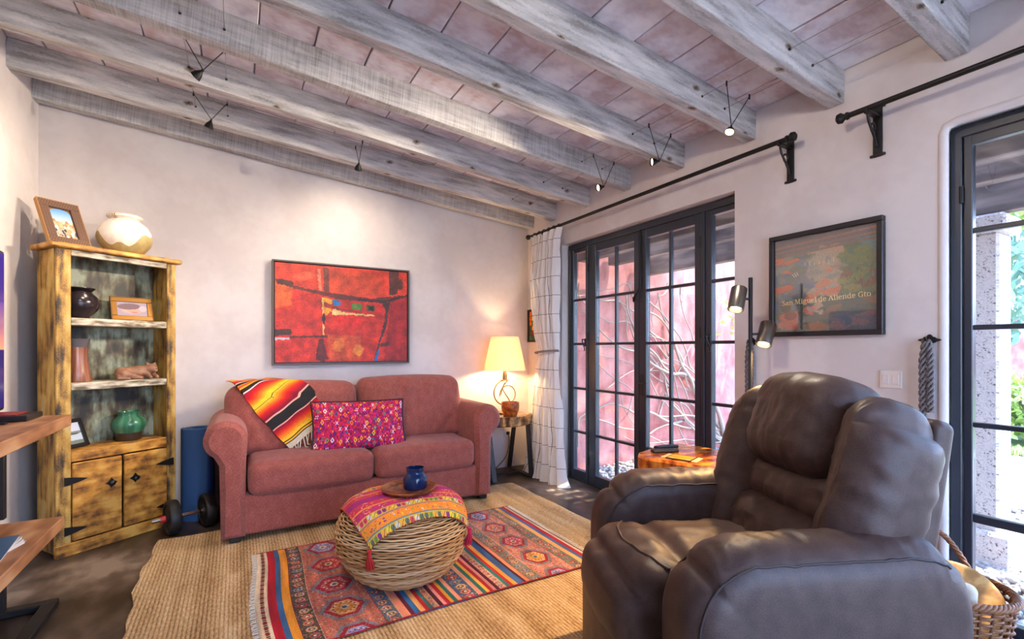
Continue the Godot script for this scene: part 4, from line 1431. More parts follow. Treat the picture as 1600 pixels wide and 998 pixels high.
	var pil := func(u: float, w: float, sg: float) -> Vector3:
		var a := u * 2.0 - 1.0
		var b := w * 2.0 - 1.0
		var th := 0.07 * pow(maxf(0.0, (1.0 - a * a)), 0.45) * pow(maxf(0.0, (1.0 - b * b)), 0.45)
		th *= 1.0 + 0.10 * n.get_noise_3d(a * 2.0, b * 2.0, sg)
		var ex := a * W * (1.0 - 0.045 * (1.0 - b * b))
		var ey := b * H * (1.0 - 0.05 * (1.0 - a * a))
		return Vector3(ex, -ey, th * sg)
	g = G.new()
	g.grid(44, 26, func(u: float, w: float) -> Vector3: return pil.call(u, w, 1.0))
	part(o, "embroidered_front", g, tmat(embroidery_image(460, 250, 77), 1.0, 0.9))
	g = G.new()
	g.grid(24, 16, func(u: float, w: float) -> Vector3: return pil.call(u, w, -1.0), Vector2.ONE, true)
	part(o, "back_cloth", g, mat(rgb(60, 30, 44), 0.9))
	var rimp := PackedVector3Array()
	for k in 24: rimp.append(pil.call(k / 24.0, 0.0, 1.0))
	for k in 14: rimp.append(pil.call(1.0, k / 14.0, 1.0))
	for k in 24: rimp.append(pil.call(1.0 - k / 24.0, 1.0, 1.0))
	for k in 14: rimp.append(pil.call(0.0, 1.0 - k / 14.0, 1.0))
	g = G.new()
	g.tube(rimp, 0.007, 8, true)
	part(o, "piping", g, mat(rgb(48, 26, 36), 0.8))

	# red abstract painting in a float frame
	o = thing("abstract_painting", "large red abstract painting in a grey float frame above the sofa", "painting", Vector3(0.753, 1.42, ZB))
	var hw := 0.526
	var hh := 0.396
	g = G.new()
	for r in [[0, hh - 0.006, hw * 2, 0.012], [0, -hh + 0.006, hw * 2, 0.012]]:
		g.box(Vector3(r[0], r[1], 0.027), Vector3(r[2], r[3], 0.052), 0.001)
	for s in [-1.0, 1.0]:
		g.box(Vector3(s * (hw - 0.006), 0, 0.027), Vector3(0.012, hh * 2 - 0.024, 0.052), 0.001)
	part(o, "frame", g, mat(rgb(84, 76, 70), 0.45))
	g = G.new()
	g.box(Vector3(0, 0, 0.01), Vector3(hw * 2 - 0.024, hh * 2 - 0.024, 0.014))
	part(o, "backing", g, M.black)
	g = G.new()
	var cw := hw - 0.02
	var ch := hh - 0.02
	g.box(Vector3(0, 0, 0.031), Vector3(cw * 2, ch * 2, 0.026), 0.002)
	var cv := part(o, "canvas", g, mat(rgb(150, 40, 30), 0.7))
	g = G.new()
	g.quad(Vector3(-cw, -ch, 0.0446), Vector3(cw, -ch, 0.0446), Vector3(cw, ch, 0.0446), Vector3(-cw, ch, 0.0446), Vector3.BACK)
	part(cv, "paint", g, tmat(red_painting(), 1.0, 0.5, Color(0.9, 0.88, 0.86)))

	# small picture of colour blocks in the corner
	o = thing("block_picture", "small dark-framed picture of orange and green blocks beside the curtain", "picture", Vector3(XW, 1.37, -3.83))
	g = G.new()
	g.box(Vector3(-0.012, 0.152, 0), Vector3(0.024, 0.016, 0.3), 0.002)
	g.box(Vector3(-0.012, -0.152, 0), Vector3(0.024, 0.016, 0.3), 0.002)
	for s in [-1.0, 1.0]:
		g.box(Vector3(-0.012, 0, s * 0.142), Vector3(0.024, 0.288, 0.016), 0.002)
	part(o, "frame", g, mat(rgb(40, 28, 22), 0.5))
	g = G.new()
	g.quad(Vector3(-0.01, -0.144, -0.134), Vector3(-0.01, -0.144, 0.134), Vector3(-0.01, 0.144, 0.134), Vector3(-0.01, 0.144, -0.134), Vector3.LEFT)
	part(o, "print", g, tmat(block_picture(), 1.0, 0.6))

	# corner table: live-edge slab on bent steel
	o = thing("corner_table", "live-edge wooden slab side table on black steel legs by the sofa", "side table", Vector3(2.07, 0, -3.74))
	var po := PackedVector2Array()
	for k in 28:
		var a := TAU * k / 28.0
		var rr := 1.0 + 0.05 * sin(a * 5.0 + 1.0) + 0.03 * sin(a * 9.0)
		po.append(Vector2(cos(a) * 0.275 * rr, sin(a) * 0.225 * rr))
	g = G.new()
	g.xf = Transform3D(Basis(Vector3.RIGHT, PI / 2), Vector3(0, 0.555, 0))
	g.extrude(po, 0.0, 0.085, 0.012, true)
	part(o, "slab_top", g, M.slab_brown)
	for s in [-1.0, 1.0]:
		g = G.new()
		var x0: float = s * 0.2
		for e in [[Vector3(x0, 0.46, -0.12), Vector3(x0 * 0.92, 0.02, -0.19)], [Vector3(x0 * 0.92, 0.02, -0.19), Vector3(x0 * 0.92, 0.02, 0.2)], [Vector3(x0 * 0.92, 0.02, 0.2), Vector3(x0, 0.46, 0.12)], [Vector3(x0, 0.464, -0.13), Vector3(x0, 0.464, 0.13)]]:
			bar(g, e[0], e[1], 0.045, 0.012)
		part(o, "leg", g, M.black_steel)
	g = G.new()
	bar(g, Vector3(-0.18, 0.02, 0.0), Vector3(0.18, 0.02, 0.0), 0.03, 0.012)
	part(o, "stretcher", g, M.black_steel)
	# lamp
	o = thing("table_lamp", "brass ring table lamp with a cream drum shade in the corner", "lamp", Vector3(2.12, 0.556, -3.78))
	g = G.new()
	g.lathe(PackedVector2Array([Vector2(0.0, 0.0), Vector2(0.075, 0.0), Vector2(0.075, 0.012), Vector2(0.0, 0.016)]), 28)
	part(o, "base", g, M.brass)
	g = G.new()
	g.tube(arc(Vector3(0, 0.19, 0), Vector3.RIGHT, Vector3.UP, 0.112, 75, 300, 36), 0.006, 8)
	g.tube(catmull([Vector3(0.03, 0.3, 0), Vector3(-0.02, 0.24, 0), Vector3(-0.04, 0.17, 0)], 8), 0.005, 8)
	g.tube(arc(Vector3(0.03, 0.17, 0), Vector3.RIGHT, Vector3.UP, 0.082, -70, 190, 32), 0.005, 8)
	g.tube(catmull([Vector3(-0.05, 0.19, 0), Vector3(0, 0.28, 0), Vector3(-0.02, 0.22, 0), Vector3(0.05, 0.11, 0), Vector3(0.06, 0.013, 0)], 8), 0.005, 8)
	part(o, "ring_stem", g, M.brass)
	g = G.new()
	g.lathe(PackedVector2Array([Vector2(0.0, 0.30), Vector2(0.045, 0.302), Vector2(0.045, 0.306), Vector2(0.022, 0.31), Vector2(0.022, 0.36), Vector2(0.017, 0.36), Vector2(0.017, 0.42), Vector2(0.0, 0.42)]), 20)
	part(o, "socket", g, M.brass)
	g = G.new()
	g.lathe(PackedVector2Array([Vector2(0.192, 0.395), Vector2(0.126, 0.70), Vector2(0.1235, 0.70), Vector2(0.1895, 0.395), Vector2(0.192, 0.395)]), 40)
	var sh := mat(rgb(232, 216, 196), 0.9)
	sh.backlight_enabled = true
	sh.backlight = rgb(206, 186, 162)
	part(o, "lamp_shade", g, sh)
	g = G.new()
	g.lathe(PackedVector2Array([Vector2(0.0, 0.42), Vector2(0.012, 0.425), Vector2(0.03, 0.47), Vector2(0.025, 0.5), Vector2(0.0, 0.512)]), 16)
	part(o, "bulb", g, M.bulb)
	var li := OmniLight3D.new()
	li.light_color = Color(1.0, 0.83, 0.6)
	li.light_energy = LAMP_E
	li.light_size = 0.03
	li.omni_range = 12.0
	li.omni_attenuation = 2.0
	li.shadow_enabled = true
	li.position = Vector3(0, 0.47, 0)
	li.name = "lamp_light"
	o.add_child(li)
	# wooden pot and dish, cord
	o = thing("wooden_pot", "small turned reddish wooden pot in front of the table lamp", "pot", Vector3(2.08, 0.556, -3.61))
	g = G.new()
	g.lathe(PackedVector2Array([Vector2(0.0, 0.0), Vector2(0.056, 0.0), Vector2(0.062, 0.012), Vector2(0.066, 0.03), Vector2(0.076, 0.05), Vector2(0.08, 0.09), Vector2(0.078, 0.122), Vector2(0.07, 0.122), Vector2(0.068, 0.05), Vector2(0.0, 0.04)]), 32)
	part(o, "body", g, M.bowl_wood)
	o = thing("small_dish", "flat dark dish on the corner table behind the sofa arm", "dish", Vector3(1.9, 0.556, -3.74))
	g = G.new()
	g.lathe(PackedVector2Array([Vector2(0.0, 0.0), Vector2(0.035, 0.0), Vector2(0.05, 0.01), Vector2(0.047, 0.012), Vector2(0.034, 0.004), Vector2(0.0, 0.004)]), 24)
	part(o, "body", g, M.black)
	o = thing("lamp_cord", "dark cord looping from the wall socket under the corner table", "cord")
	g = G.new()
	g.tube(catmull([Vector3(2.27, 0.33, ZB + 0.026), Vector3(2.25, 0.26, -3.93), Vector3(2.2, 0.13, -3.9), Vector3(2.05, 0.03, -3.86), Vector3(1.93, 0.008, -3.83), Vector3(2.02, 0.008, -3.79), Vector3(2.16, 0.008, -3.83)], 8), 0.004, 6)
	part(o, "wire", g, mat(rgb(60, 46, 34), 0.5))

# flat bar from a to b, wide in the plane that holds the bar and z or x
func bar(g: G, a: Vector3, b: Vector3, w: float, t: float) -> void:
	var keep := g.xf
	var d := (b - a)
	var y := d.normalized()
	var x := (Vector3.RIGHT - y * y.x).normalized() if absf(y.x) < 0.9 else (Vector3.BACK - y * y.z).normalized()
	g.xf = keep * Transform3D(Basis(x, y, x.cross(y)), (a + b) * 0.5)
	g.box(Vector3.ZERO, Vector3(w, d.length() + t * 0.8, t), 0.002)
	g.xf = keep

# ------------------------------------------------------------------ curtains and rods
func rod_bracket(o: Node3D, z: float) -> void:
	var g := G.new()
	g.box(Vector3(XW - 0.006, 2.13, z), Vector3(0.01, 0.23, 0.036), 0.002)
	for y in [2.022, 2.238]:
		g.box(Vector3(XW - 0.007, y, z), Vector3(0.01, 0.012, 0.06), 0.002)
	g.box(Vector3(XW - 0.055, 2.196, z), Vector3(0.11, 0.014, 0.024), 0.002)
	g.tube(arc(Vector3(XW - 0.1, 2.21, z), Vector3.RIGHT, Vector3.UP, 0.02, 180, 360, 12), 0.006, 6)
	g.tube(catmull([Vector3(XW - 0.1, 2.185, z), Vector3(XW - 0.085, 2.15, z), Vector3(XW - 0.04, 2.1, z), Vector3(XW - 0.014, 2.06, z)], 6), 0.006, 6)
	g.tube(arc(Vector3(XW - 0.05, 2.135, z), Vector3.RIGHT, Vector3.UP, 0.02, 0, 300, 16), 0.005, 6)
	part(o, "bracket", g, M.iron)

func build_curtains() -> void:
	var g: G
	var spans := [[-3.84, -1.345, [-3.62, -1.41], true, true, "long black iron curtain rod above the French doors"], [-1.13, 0.9, [-1.02, 0.75], true, false, "black iron curtain rod above the tall garden window"]]
	for s in spans:
		var o := thing("curtain_rod", s[5], "curtain rod", Vector3.ZERO, 0.0, "curtain rods")
		g = G.new()
		g.tube(pts([Vector3(XW - 0.1, 2.21, s[0] + 0.03), Vector3(XW - 0.1, 2.21, s[1] - 0.03)]), 0.0125, 14)
		part(o, "rod", g, M.iron)
		for e in [0, 1]:
			if not s[3 + e]: continue
			var sg := -1.0 if e == 0 else 1.0
			g = G.new()
			g.xf = Transform3D(Basis(Vector3.RIGHT, sg * PI / 2), Vector3(XW - 0.1, 2.21, s[e] - sg * 0.035))
			g.lathe(PackedVector2Array([Vector2(0.0, 0.0), Vector2(0.016, 0.0), Vector2(0.018, 0.008), Vector2(0.013, 0.012), Vector2(0.014, 0.018), Vector2(0.024, 0.03), Vector2(0.022, 0.044), Vector2(0.01, 0.052), Vector2(0.0, 0.053)]), 16)
			part(o, "finial", g, M.iron)
		for z in s[2]: rod_bracket(o, z)
	# the gathered checked curtain
	var o := thing("checked_curtain", "white curtain with a thin grey check gathered left of the French doors", "curtain")
	var keys := [[2.18, -3.53, 0.225, 0.03, 2.41], [2.12, -3.53, 0.19, 0.03, 2.41], [1.75, -3.53, 0.19, 0.055, 2.41], [1.3, -3.52, 0.165, 0.044, 2.42], [1.12, -3.515, 0.14, 0.024, 2.43], [0.95, -3.51, 0.16, 0.034, 2.42], [0.5, -3.49, 0.215, 0.05, 2.40], [0.12, -3.46, 0.27, 0.055, 2.37], [0.03, -3.45, 0.3, 0.06, 2.355], [0.006, -3.445, 0.315, 0.065, 2.35]]
	var nz := noise(1.5, 44, 3)
	var at := func(u: float, w: float) -> Vector3:
		var y := lerpf(2.18, 0.006, w)
		var k := 0
		while k < keys.size() - 2 and y < keys[k + 1][0]: k += 1
		var t: float = (keys[k][0] - y) / (keys[k][0] - keys[k + 1][0])
		t = clampf(t, 0.0, 1.0)
		var c := lerpf(keys[k][1], keys[k + 1][1], t)
		var hw := lerpf(keys[k][2], keys[k + 1][2], t)
		var am := lerpf(keys[k][3], keys[k + 1][3], t)
		var xb := lerpf(keys[k][4], keys[k + 1][4], t)
		var ph := u * TAU * 5.5 + 0.9 * nz.get_noise_2d(u * 3.0, w * 2.0)
		var a := u * 2.0 - 1.0
		return Vector3(xb - am * sin(ph) - 0.03 * (1.0 - a * a) + 0.012 * nz.get_noise_2d(u * 20.0, w * 6.0), y + 0.01 * sin(u * 40.0) * (1.0 if w < 0.01 else 0.0), c + hw * a + 0.012 * cos(ph * 2.0) * hw / 0.2)
	g = G.new()
	g.grid(150, 60, at, Vector2(1.35, 2.2))
	var im := canvas(256, 256, rgb(232, 230, 230))
	mottle(im, 0.03, 0.2, 15)
	# thin uneven lines, one check is 0.16 m
	for k in 256:
		if k % 23 != 0:
			im.fill_rect(Rect2i(k, 120 + (k / 31) % 2, 1, 6), rgb(72, 68, 74))
			im.fill_rect(Rect2i(118 + (k / 37) % 2, k, 5, 1), rgb(84, 80, 86))
	var cm := tmat(im, 1.0 / 0.165, 0.9)
	cm.backlight_enabled = true
	cm.backlight = rgb(150, 150, 156)
	part(o, "cloth", g, cm)
	g = G.new()
	var tie := PackedVector3Array()
	for k in 24:
		var a := TAU * k / 24.0
		tie.append(Vector3(2.40 + cos(a) * 0.065, 1.12 + 0.012 * sin(a), -3.515 + sin(a) * 0.155))
	g.tube(tie, 0.009, 8, true)
	part(o, "tieback", g, mat(rgb(120, 116, 118), 0.9))
	for k in 6:
		g = G.new()
		var z := -3.72 + k * 0.077
		g.tube(arc(Vector3(XW - 0.1, 2.207, z), Vector3.RIGHT, Vector3.UP, 0.019, 0, 360, 18), 0.003, 6)
		part(o, "ring", g, M.iron)
	# ornate hooks with hanging braided cords
	for s in [[-1.62, "dark braided cord on a hook between doors and street picture"], [-0.835, "grey braided cord on an ornate iron hook beside the tall window"]]:
		o = thing("tieback_cord", s[1], "tieback", Vector3(XW, 1.185, s[0]), 0.0, "hanging tieback cords")
		g = G.new()
		var po := PackedVector2Array()
		for k in 32:
			var a := TAU * k / 32.0
			var rr := 1.0 + 0.22 * cos(4.0 * a) + 0.12 * cos(8.0 * a)
			po.append(Vector2(cos(a) * 0.03 * rr, sin(a) * 0.018 * rr))
		g.xf = Transform3D(Basis(Vector3.UP, -PI / 2), Vector3(-0.002, 0, 0))
		g.extrude(po, 0.0, 0.006, 0.0015)
		g.xf = Transform3D()
		g.tube(catmull([Vector3(-0.005, 0, 0), Vector3(-0.04, -0.004, 0), Vector3(-0.05, 0.012, 0)], 5), 0.005, 6)
		part(o, "hook", g, M.iron)
		g = G.new()
		for k in 3:
			for side in [-1.0, 1.0]:
				var line := PackedVector3Array()
				for i in 40:
					var w := i / 39.0
					var an := w * 26.0 + TAU * k / 3.0
					line.append(Vector3(-0.035 + cos(an) * 0.008, 0.0 - w * (0.34 if side < 0 else 0.3), side * (0.004 + 0.009 * minf(1.0, w * 4.0)) + sin(an) * 0.009))
				g.tube(line, 0.0055, 5)
		part(o, "braid", g, mat(rgb(112, 106, 108), 0.95))

# ------------------------------------------------------------------ bookcase corner
const CASE := Vector3(-0.662, 0.0, -3.733)
const CASE_TURN := 0.5864

func on_case(x: float, y: float, z: float) -> Vector3:
	return CASE + Basis(Vector3.UP, CASE_TURN) * Vector3(x, y, z)

func build_bookcase() -> void:
	var g: G
	var o := thing("bookcase", "tall worn yellow painted wooden bookcase standing across the corner", "bookcase", CASE, CASE_TURN)
	for s in [-1.0, 1.0]:
		g = G.new()
		g.uo = Vector2(0.3 * s, 0.1)
		g.xf = Transform3D(Basis(Vector3.BACK, 0.0), Vector3(s * 0.29, 0.86, -0.008))
		upbox(g, Vector3.ZERO, Vector3(0.025, 1.68, 0.205), 0.003)
		part(o, "side_panel", g, M.ochre)
	g = G.new()
	upbox(g, Vector3(0, 0.86, -0.105), Vector3(0.555, 1.68, 0.014), 0.0)
	part(o, "back_panel", g, M.teal_boards)
	g = G.new()
	g.box(Vector3(0, 1.716, 0.004), Vector3(0.66, 0.028, 0.27), 0.006)
	part(o, "top_board", g, M.orange_wood)
	for a in [[-0.27, 0.066, M.ochre], [0.2765, 0.052, M.ochre]]:
		g = G.new()
		g.uo = Vector2(a[0], 0.4)
		upbox(g, Vector3(a[0], 0.86, 0.105), Vector3(a[1], 1.68, 0.022), 0.004)
		part(o, "stile", g, a[2])
	g = G.new()
	g.box(Vector3(0.006, 1.683, 0.104), Vector3(0.487, 0.034, 0.02), 0.003)
	part(o, "top_rail", g, M.greyed)
	for y in [1.3, 0.935]:
		g = G.new()
		g.uo = Vector2(y, y)
		g.box(Vector3(0.006, y, 0.006), Vector3(0.55 if y < 0 else 0.487, 0.042, 0.216), 0.004)
		part(o, "shelf", g, M.greyed)
	g = G.new()
	g.box(Vector3(0.006, 0.545, 0.006), Vector3(0.487, 0.06, 0.214), 0.004)
	part(o, "deck_board", g, M.orange_wood)
	g = G.new()
	g.box(Vector3(0, 0.035, 0.108), Vector3(0.61, 0.07, 0.03), 0.004)
	part(o, "plinth_rail", g, M.orange_wood)
	for s in [-1.0, 1.0]:
		g = G.new()
		g.uo = Vector2(0.2 + s * 0.13, 0.5)
		var x0: float = -0.236 if s < 0 else 0.009
		var x1: float = 0.003 if s < 0 else 0.249
		var xm := (x0 + x1) * 0.5
		upbox(g, Vector3(xm, 0.293, 0.112), Vector3(x1 - x0 - 0.006, 0.43, 0.022), 0.004)
		var d := part(o, "door", g, M.orange_wood)
		var hx: float = x0 - 0.006 if s < 0 else x1 + 0.006
		for y in [0.415, 0.14]:
			g = G.new()
			g.extrude(PackedVector2Array([Vector2(hx + s * 0.028, y - 0.024), Vector2(hx + s * 0.028, y + 0.024), Vector2(hx, y + 0.02), Vector2(hx - s * 0.052, y + 0.008), Vector2(hx - s * 0.075, y), Vector2(hx - s * 0.052, y - 0.008), Vector2(hx, y - 0.02)]), 0.1235, 0.128)
			part(d, "strap_hinge", g, M.iron)
		g = G.new()
		var cx = xm - s * 0.062
		g.extrude(PackedVector2Array([Vector2(cx - 0.03, 0.36), Vector2(cx - 0.012, 0.372), Vector2(cx, 0.39), Vector2(cx + 0.012, 0.372), Vector2(cx + 0.03, 0.36), Vector2(cx + 0.012, 0.348), Vector2(cx, 0.33), Vector2(cx - 0.012, 0.348)]), 0.1235, 0.127)
		part(d, "knob_plate", g, M.iron)
		g = G.new()
		g.xf = Transform3D(Basis(Vector3.RIGHT, PI / 2), Vector3(cx, 0.36, 0.127))
		g.lathe(PackedVector2Array([Vector2(0.0, 0.0), Vector2(0.006, 0.0), Vector2(0.006, 0.008), Vector2(0.013, 0.012), Vector2(0.014, 0.018), Vector2(0.0, 0.024)]), 14)
		part(d, "knob", g, M.iron)

	# --- on top
	frame_stand("photo_frame", "brown woven photo frame with an arched picture standing on the bookcase", on_case(-0.205, 1.732, 0.02), CASE_TURN + 0.1, 27.0, 0.19, 0.29, 0.044, rgb(96, 68, 52), photo_image(0), true, 0.026, rgb(176, 128, 70))
	o = thing("round_jar", "round cream and olive stoneware jar on top of the bookcase", "jar", on_case(0.07, 1.731, 0.0), 0.4)
	g = G.new()
	g.lathe(PackedVector2Array([Vector2(0.0, 0.0), Vector2(0.075, 0.0), Vector2(0.092, 0.012), Vector2(0.128, 0.06), Vector2(0.14, 0.1), Vector2(0.136, 0.135), Vector2(0.114, 0.18), Vector2(0.082, 0.208), Vector2(0.07, 0.214), Vector2(0.076, 0.222), Vector2(0.088, 0.228), Vector2(0.09, 0.238), Vector2(0.08, 0.247), Vector2(0.064, 0.246), Vector2(0.058, 0.23), Vector2(0.07, 0.2), Vector2(0.0, 0.05)]), 48)
	var im := canvas(512, 256, rgb(226, 216, 202))
	# dipped glaze: olive below a wavy line; u is the angle, v the way along the profile
	for x in 512:
		var yl := int(80.0 + 22.0 * sin(x * TAU / 256.0 + 0.7) + 8.0 * sin(x * TAU / 73.0))
		im.fill_rect(Rect2i(x, 0, 1, yl), rgb(168, 150, 98))
	stroke(im, Vector2(200, 140), Vector2(196, 162), 5, rgb(170, 120, 70))
	stroke(im, Vector2(210, 138), Vector2(208, 160), 5, rgb(176, 128, 80))
	mottle(im, 0.07, 0.03, 5)
	var jm := tmat(im, 1.0, 0.5)
	jm.uv1_scale = Vector3(1.0 / (TAU * 0.2), 1.0 / 0.6, 1)
	part(o, "body", g, jm)

	# --- first shelf
	o = thing("dark_pot", "dark burnished squat pot on the upper bookcase shelf", "pot", on_case(-0.155, 1.3215, 0.0))
	g = G.new()
	g.lathe(PackedVector2Array([Vector2(0.0, 0.0), Vector2(0.045, 0.0), Vector2(0.048, 0.012), Vector2(0.08, 0.05), Vector2(0.09, 0.085), Vector2(0.082, 0.125), Vector2(0.058, 0.15), Vector2(0.054, 0.158), Vector2(0.072, 0.176), Vector2(0.07, 0.18), Vector2(0.05, 0.165), Vector2(0.045, 0.14), Vector2(0.0, 0.05)]), 40)
	part(o, "body", g, mat(rgb(46, 38, 42), 0.22, 0.35))
	frame_stand("gilt_frame", "small gilt frame with a soft portrait on the upper bookcase shelf", on_case(0.105, 1.3215, 0.02), CASE_TURN - 0.08, 12.0, 0.215, 0.145, 0.028, rgb(124, 84, 26), photo_image(1), false, 0.014, rgb(110, 74, 24))
	# --- second shelf
	o = thing("waisted_vase", "tall brown glazed vase with a grey rim on the middle shelf", "vase", on_case(-0.17, 0.9565, 0.01))
	g = G.new()
	g.lathe(PackedVector2Array([Vector2(0.0, 0.0), Vector2(0.062, 0.0), Vector2(0.066, 0.01), Vector2(0.057, 0.06), Vector2(0.048, 0.12), Vector2(0.046, 0.17), Vector2(0.049, 0.2)]), 32)
	var vf := noise_map(256, 128, [[1, 3, 0.03, 15, 1.0, 4]])
	part(o, "body", g, tmat(ramp_image(256, 128, vf, [[0.0, rgb(92, 54, 40)], [0.5, rgb(130, 82, 62)], [1.0, rgb(166, 116, 92)]], 0.15, 0.85), 1.0, 0.25))
	g = G.new()
	g.lathe(PackedVector2Array([Vector2(0.049, 0.2), Vector2(0.056, 0.235), Vector2(0.06, 0.248), Vector2(0.055, 0.248), Vector2(0.044, 0.2), Vector2(0.0, 0.12)]), 32)
	part(o, "rim", g, mat(rgb(92, 86, 88), 0.35))
	# resting puma, modelled as one body
	o = thing("puma_figurine", "carved tan puma figurine lying on the middle shelf", "figurine", on_case(0.115, 0.9565, 0.03), CASE_TURN)
	g = creature([
		[Vector3(-0.075, 0.042, -0.01), Vector3(0.02, 0.045, -0.012), 0.034, 0.036],
		[Vector3(0.02, 0.045, -0.012), Vector3(0.062, 0.056, 0.0), 0.036, 0.03],
		[Vector3(0.062, 0.056, 0.0), Vector3(0.08, 0.066, 0.016), 0.028, 0.03],
		[Vector3(0.08, 0.062, 0.02), Vector3(0.086, 0.054, 0.044), 0.026, 0.014],
		[Vector3(0.06, 0.09, 0.01), Vector3(0.058, 0.1, 0.008), 0.008, 0.006],
		[Vector3(0.1, 0.09, 0.012), Vector3(0.102, 0.099, 0.01), 0.008, 0.006],
		[Vector3(0.05, 0.03, 0.012), Vector3(0.058, 0.011, 0.05), 0.016, 0.011],
		[Vector3(0.09, 0.03, 0.0), Vector3(0.098, 0.011, 0.042), 0.016, 0.011],
		[Vector3(-0.07, 0.035, 0.012), Vector3(-0.03, 0.02, 0.034), 0.028, 0.017],
		[Vector3(-0.03, 0.018, 0.034), Vector3(0.012, 0.01, 0.04), 0.013, 0.01],
		[Vector3(-0.1, 0.03, 0.0), Vector3(-0.105, 0.012, 0.03), 0.012, 0.009],
		[Vector3(-0.105, 0.012, 0.03), Vector3(-0.06, 0.009, 0.056), 0.009, 0.008]], 0.004, 0.012)
	var pf := noise_map(256, 256, [[1, 1, 0.03, 18, 1.0, 4]])
	var pm := tmat(ramp_image(256, 256, pf, [[0.0, rgb(118, 80, 60)], [1.0, rgb(158, 114, 86)]], 0.3, 0.7), 2.5, 0.55)
	pm.uv1_triplanar = true
	var body := part(o, "body", g, pm)
	for a in [Vector3(0.072, 0.075, 0.042), Vector3(0.097, 0.074, 0.039)]:
		g = G.new()
		g.xf.origin = a
		g.lathe(PackedVector2Array([Vector2(0, -0.003), Vector2(0.003, 0), Vector2(0, 0.003)]), 8)
		part(body, "eye", g, M.black)
	g = G.new()
	g.xf.origin = Vector3(0.087, 0.062, 0.057)
	g.lathe(PackedVector2Array([Vector2(0, -0.003), Vector2(0.005, 0), Vector2(0, 0.003)]), 8)
	part(body, "nose", g, M.leather_dark)
	# --- deck
	o = thing("green_vase", "squat green glazed vase on the lowest open shelf", "vase", on_case(0.09, 0.5765, 0.0))
	g = G.new()
	g.lathe(PackedVector2Array([Vector2(0.0, 0.0), Vector2(0.06, 0.0), Vector2(0.066, 0.01), Vector2(0.07, 0.05)]), 40)
	part(o, "foot_band", g, mat(rgb(58, 46, 36), 0.35))
	g = G.new()
	g.lathe(PackedVector2Array([Vector2(0.07, 0.05), Vector2(0.086, 0.08), Vector2(0.09, 0.105), Vector2(0.08, 0.132), Vector2(0.056, 0.15), Vector2(0.052, 0.162), Vector2(0.058, 0.178), Vector2(0.054, 0.18), Vector2(0.046, 0.165), Vector2(0.048, 0.15), Vector2(0.0, 0.06)]), 40)
	var gf := noise_map(256, 128, [[1, 2, 0.02, 25, 1.0, 4]])
	part(o, "body", g, tmat(ramp_image(256, 128, gf, [[0.0, rgb(40, 84, 60)], [0.5, rgb(60, 116, 86)], [1.0, rgb(100, 150, 116)]], 0.15, 0.85), 0.8, 0.15))
	frame_stand("black_frame", "black framed lake photograph leaning on the lowest open shelf", on_case(-0.17, 0.5765, 0.02), CASE_TURN + 0.42, 20.0, 0.13, 0.165, 0.02, rgb(30, 27, 28), photo_image(2), false, 0.014, rgb(30, 27, 28))

	# rolled blue mat and dumbbell between bookcase and sofa
	o = thing("exercise_mat", "rolled blue exercise mat standing upright beside the sofa arm", "mat", Vector3(-0.225, 0.0, -3.87))
	g = G.new()
	var sp := []
	for k in 70:
		var w := k / 69.0
		var a := w * TAU * 4.2 + 2.3
		var r := lerpf(0.05, 0.102, w)
		sp.append(Vector2(cos(a) * r, sin(a) * r))
	var inner := []
	for k in sp.size():
		inner.append(sp[k] * (1.0 - 0.0095 / sp[k].length()))
	for lay in [[sp, 1.0], [inner, -1.0]]:
		var A: Array = lay[0]
		for k in A.size() - 1:
			var n0 = Vector3(A[k].x, 0, A[k].y).normalized() * lay[1]
			var n1 = Vector3(A[k + 1].x, 0, A[k + 1].y).normalized() * lay[1]
			g.q(g.v(Vector3(A[k].x, 0.001, A[k].y), n0, Vector2(k * 0.02, 0)), g.v(Vector3(A[k + 1].x, 0.001, A[k + 1].y), n1, Vector2(k * 0.02 + 0.02, 0)), g.v(Vector3(A[k + 1].x, 0.61, A[k + 1].y), n1, Vector2(k * 0.02 + 0.02, 0.6)), g.v(Vector3(A[k].x, 0.61, A[k].y), n0, Vector2(k * 0.02, 0.6)))
	for y in [0.001, 0.61]:
		var nn := Vector3.UP if y > 0.1 else Vector3.DOWN
		for k in sp.size() - 1:
			g.quad(Vector3(sp[k].x, y, sp[k].y), Vector3(sp[k + 1].x, y, sp[k + 1].y), Vector3(inner[k + 1].x, y, inner[k + 1].y), Vector3(inner[k].x, y, inner[k].y), nn)
	for e in [0, sp.size() - 1]:
		var tn := Vector3(-sp[e].y, 0, sp[e].x).normalized() * (1.0 if e else -1.0)
		g.quad(Vector3(sp[e].x, 0.001, sp[e].y), Vector3(inner[e].x, 0.001, inner[e].y), Vector3(inner[e].x, 0.61, inner[e].y), Vector3(sp[e].x, 0.61, sp[e].y), tn)
	part(o, "roll", g, mat(rgb(34, 74, 124), 0.75))
	o = thing("dumbbell", "black weight-plate dumbbell with a chrome bar on the floor by the sofa", "dumbbell", Vector3(-0.255, 0.105, -3.62), 0.32)
	g = G.new()
	g.tube(pts([Vector3(-0.2, 0, 0), Vector3(0.19, 0, 0)]), 0.0125, 14)
	part(o, "bar", g, M.chrome)
	for s in [-1.0, 1.0]:
		g = G.new()
		g.xf = Transform3D(Basis(Vector3.BACK, -PI / 2), Vector3(s * 0.095, 0, 0))
		g.lathe(PackedVector2Array([Vector2(0.013, -0.03), Vector2(0.03, -0.03), Vector2(0.034, -0.022), Vector2(0.078, -0.022), Vector2(0.084, -0.03), Vector2(0.1, -0.028), Vector2(0.104, -0.02), Vector2(0.104, 0.02), Vector2(0.1, 0.028), Vector2(0.084, 0.03), Vector2(0.078, 0.022), Vector2(0.034, 0.022), Vector2(0.03, 0.03), Vector2(0.013, 0.03)]), 40)
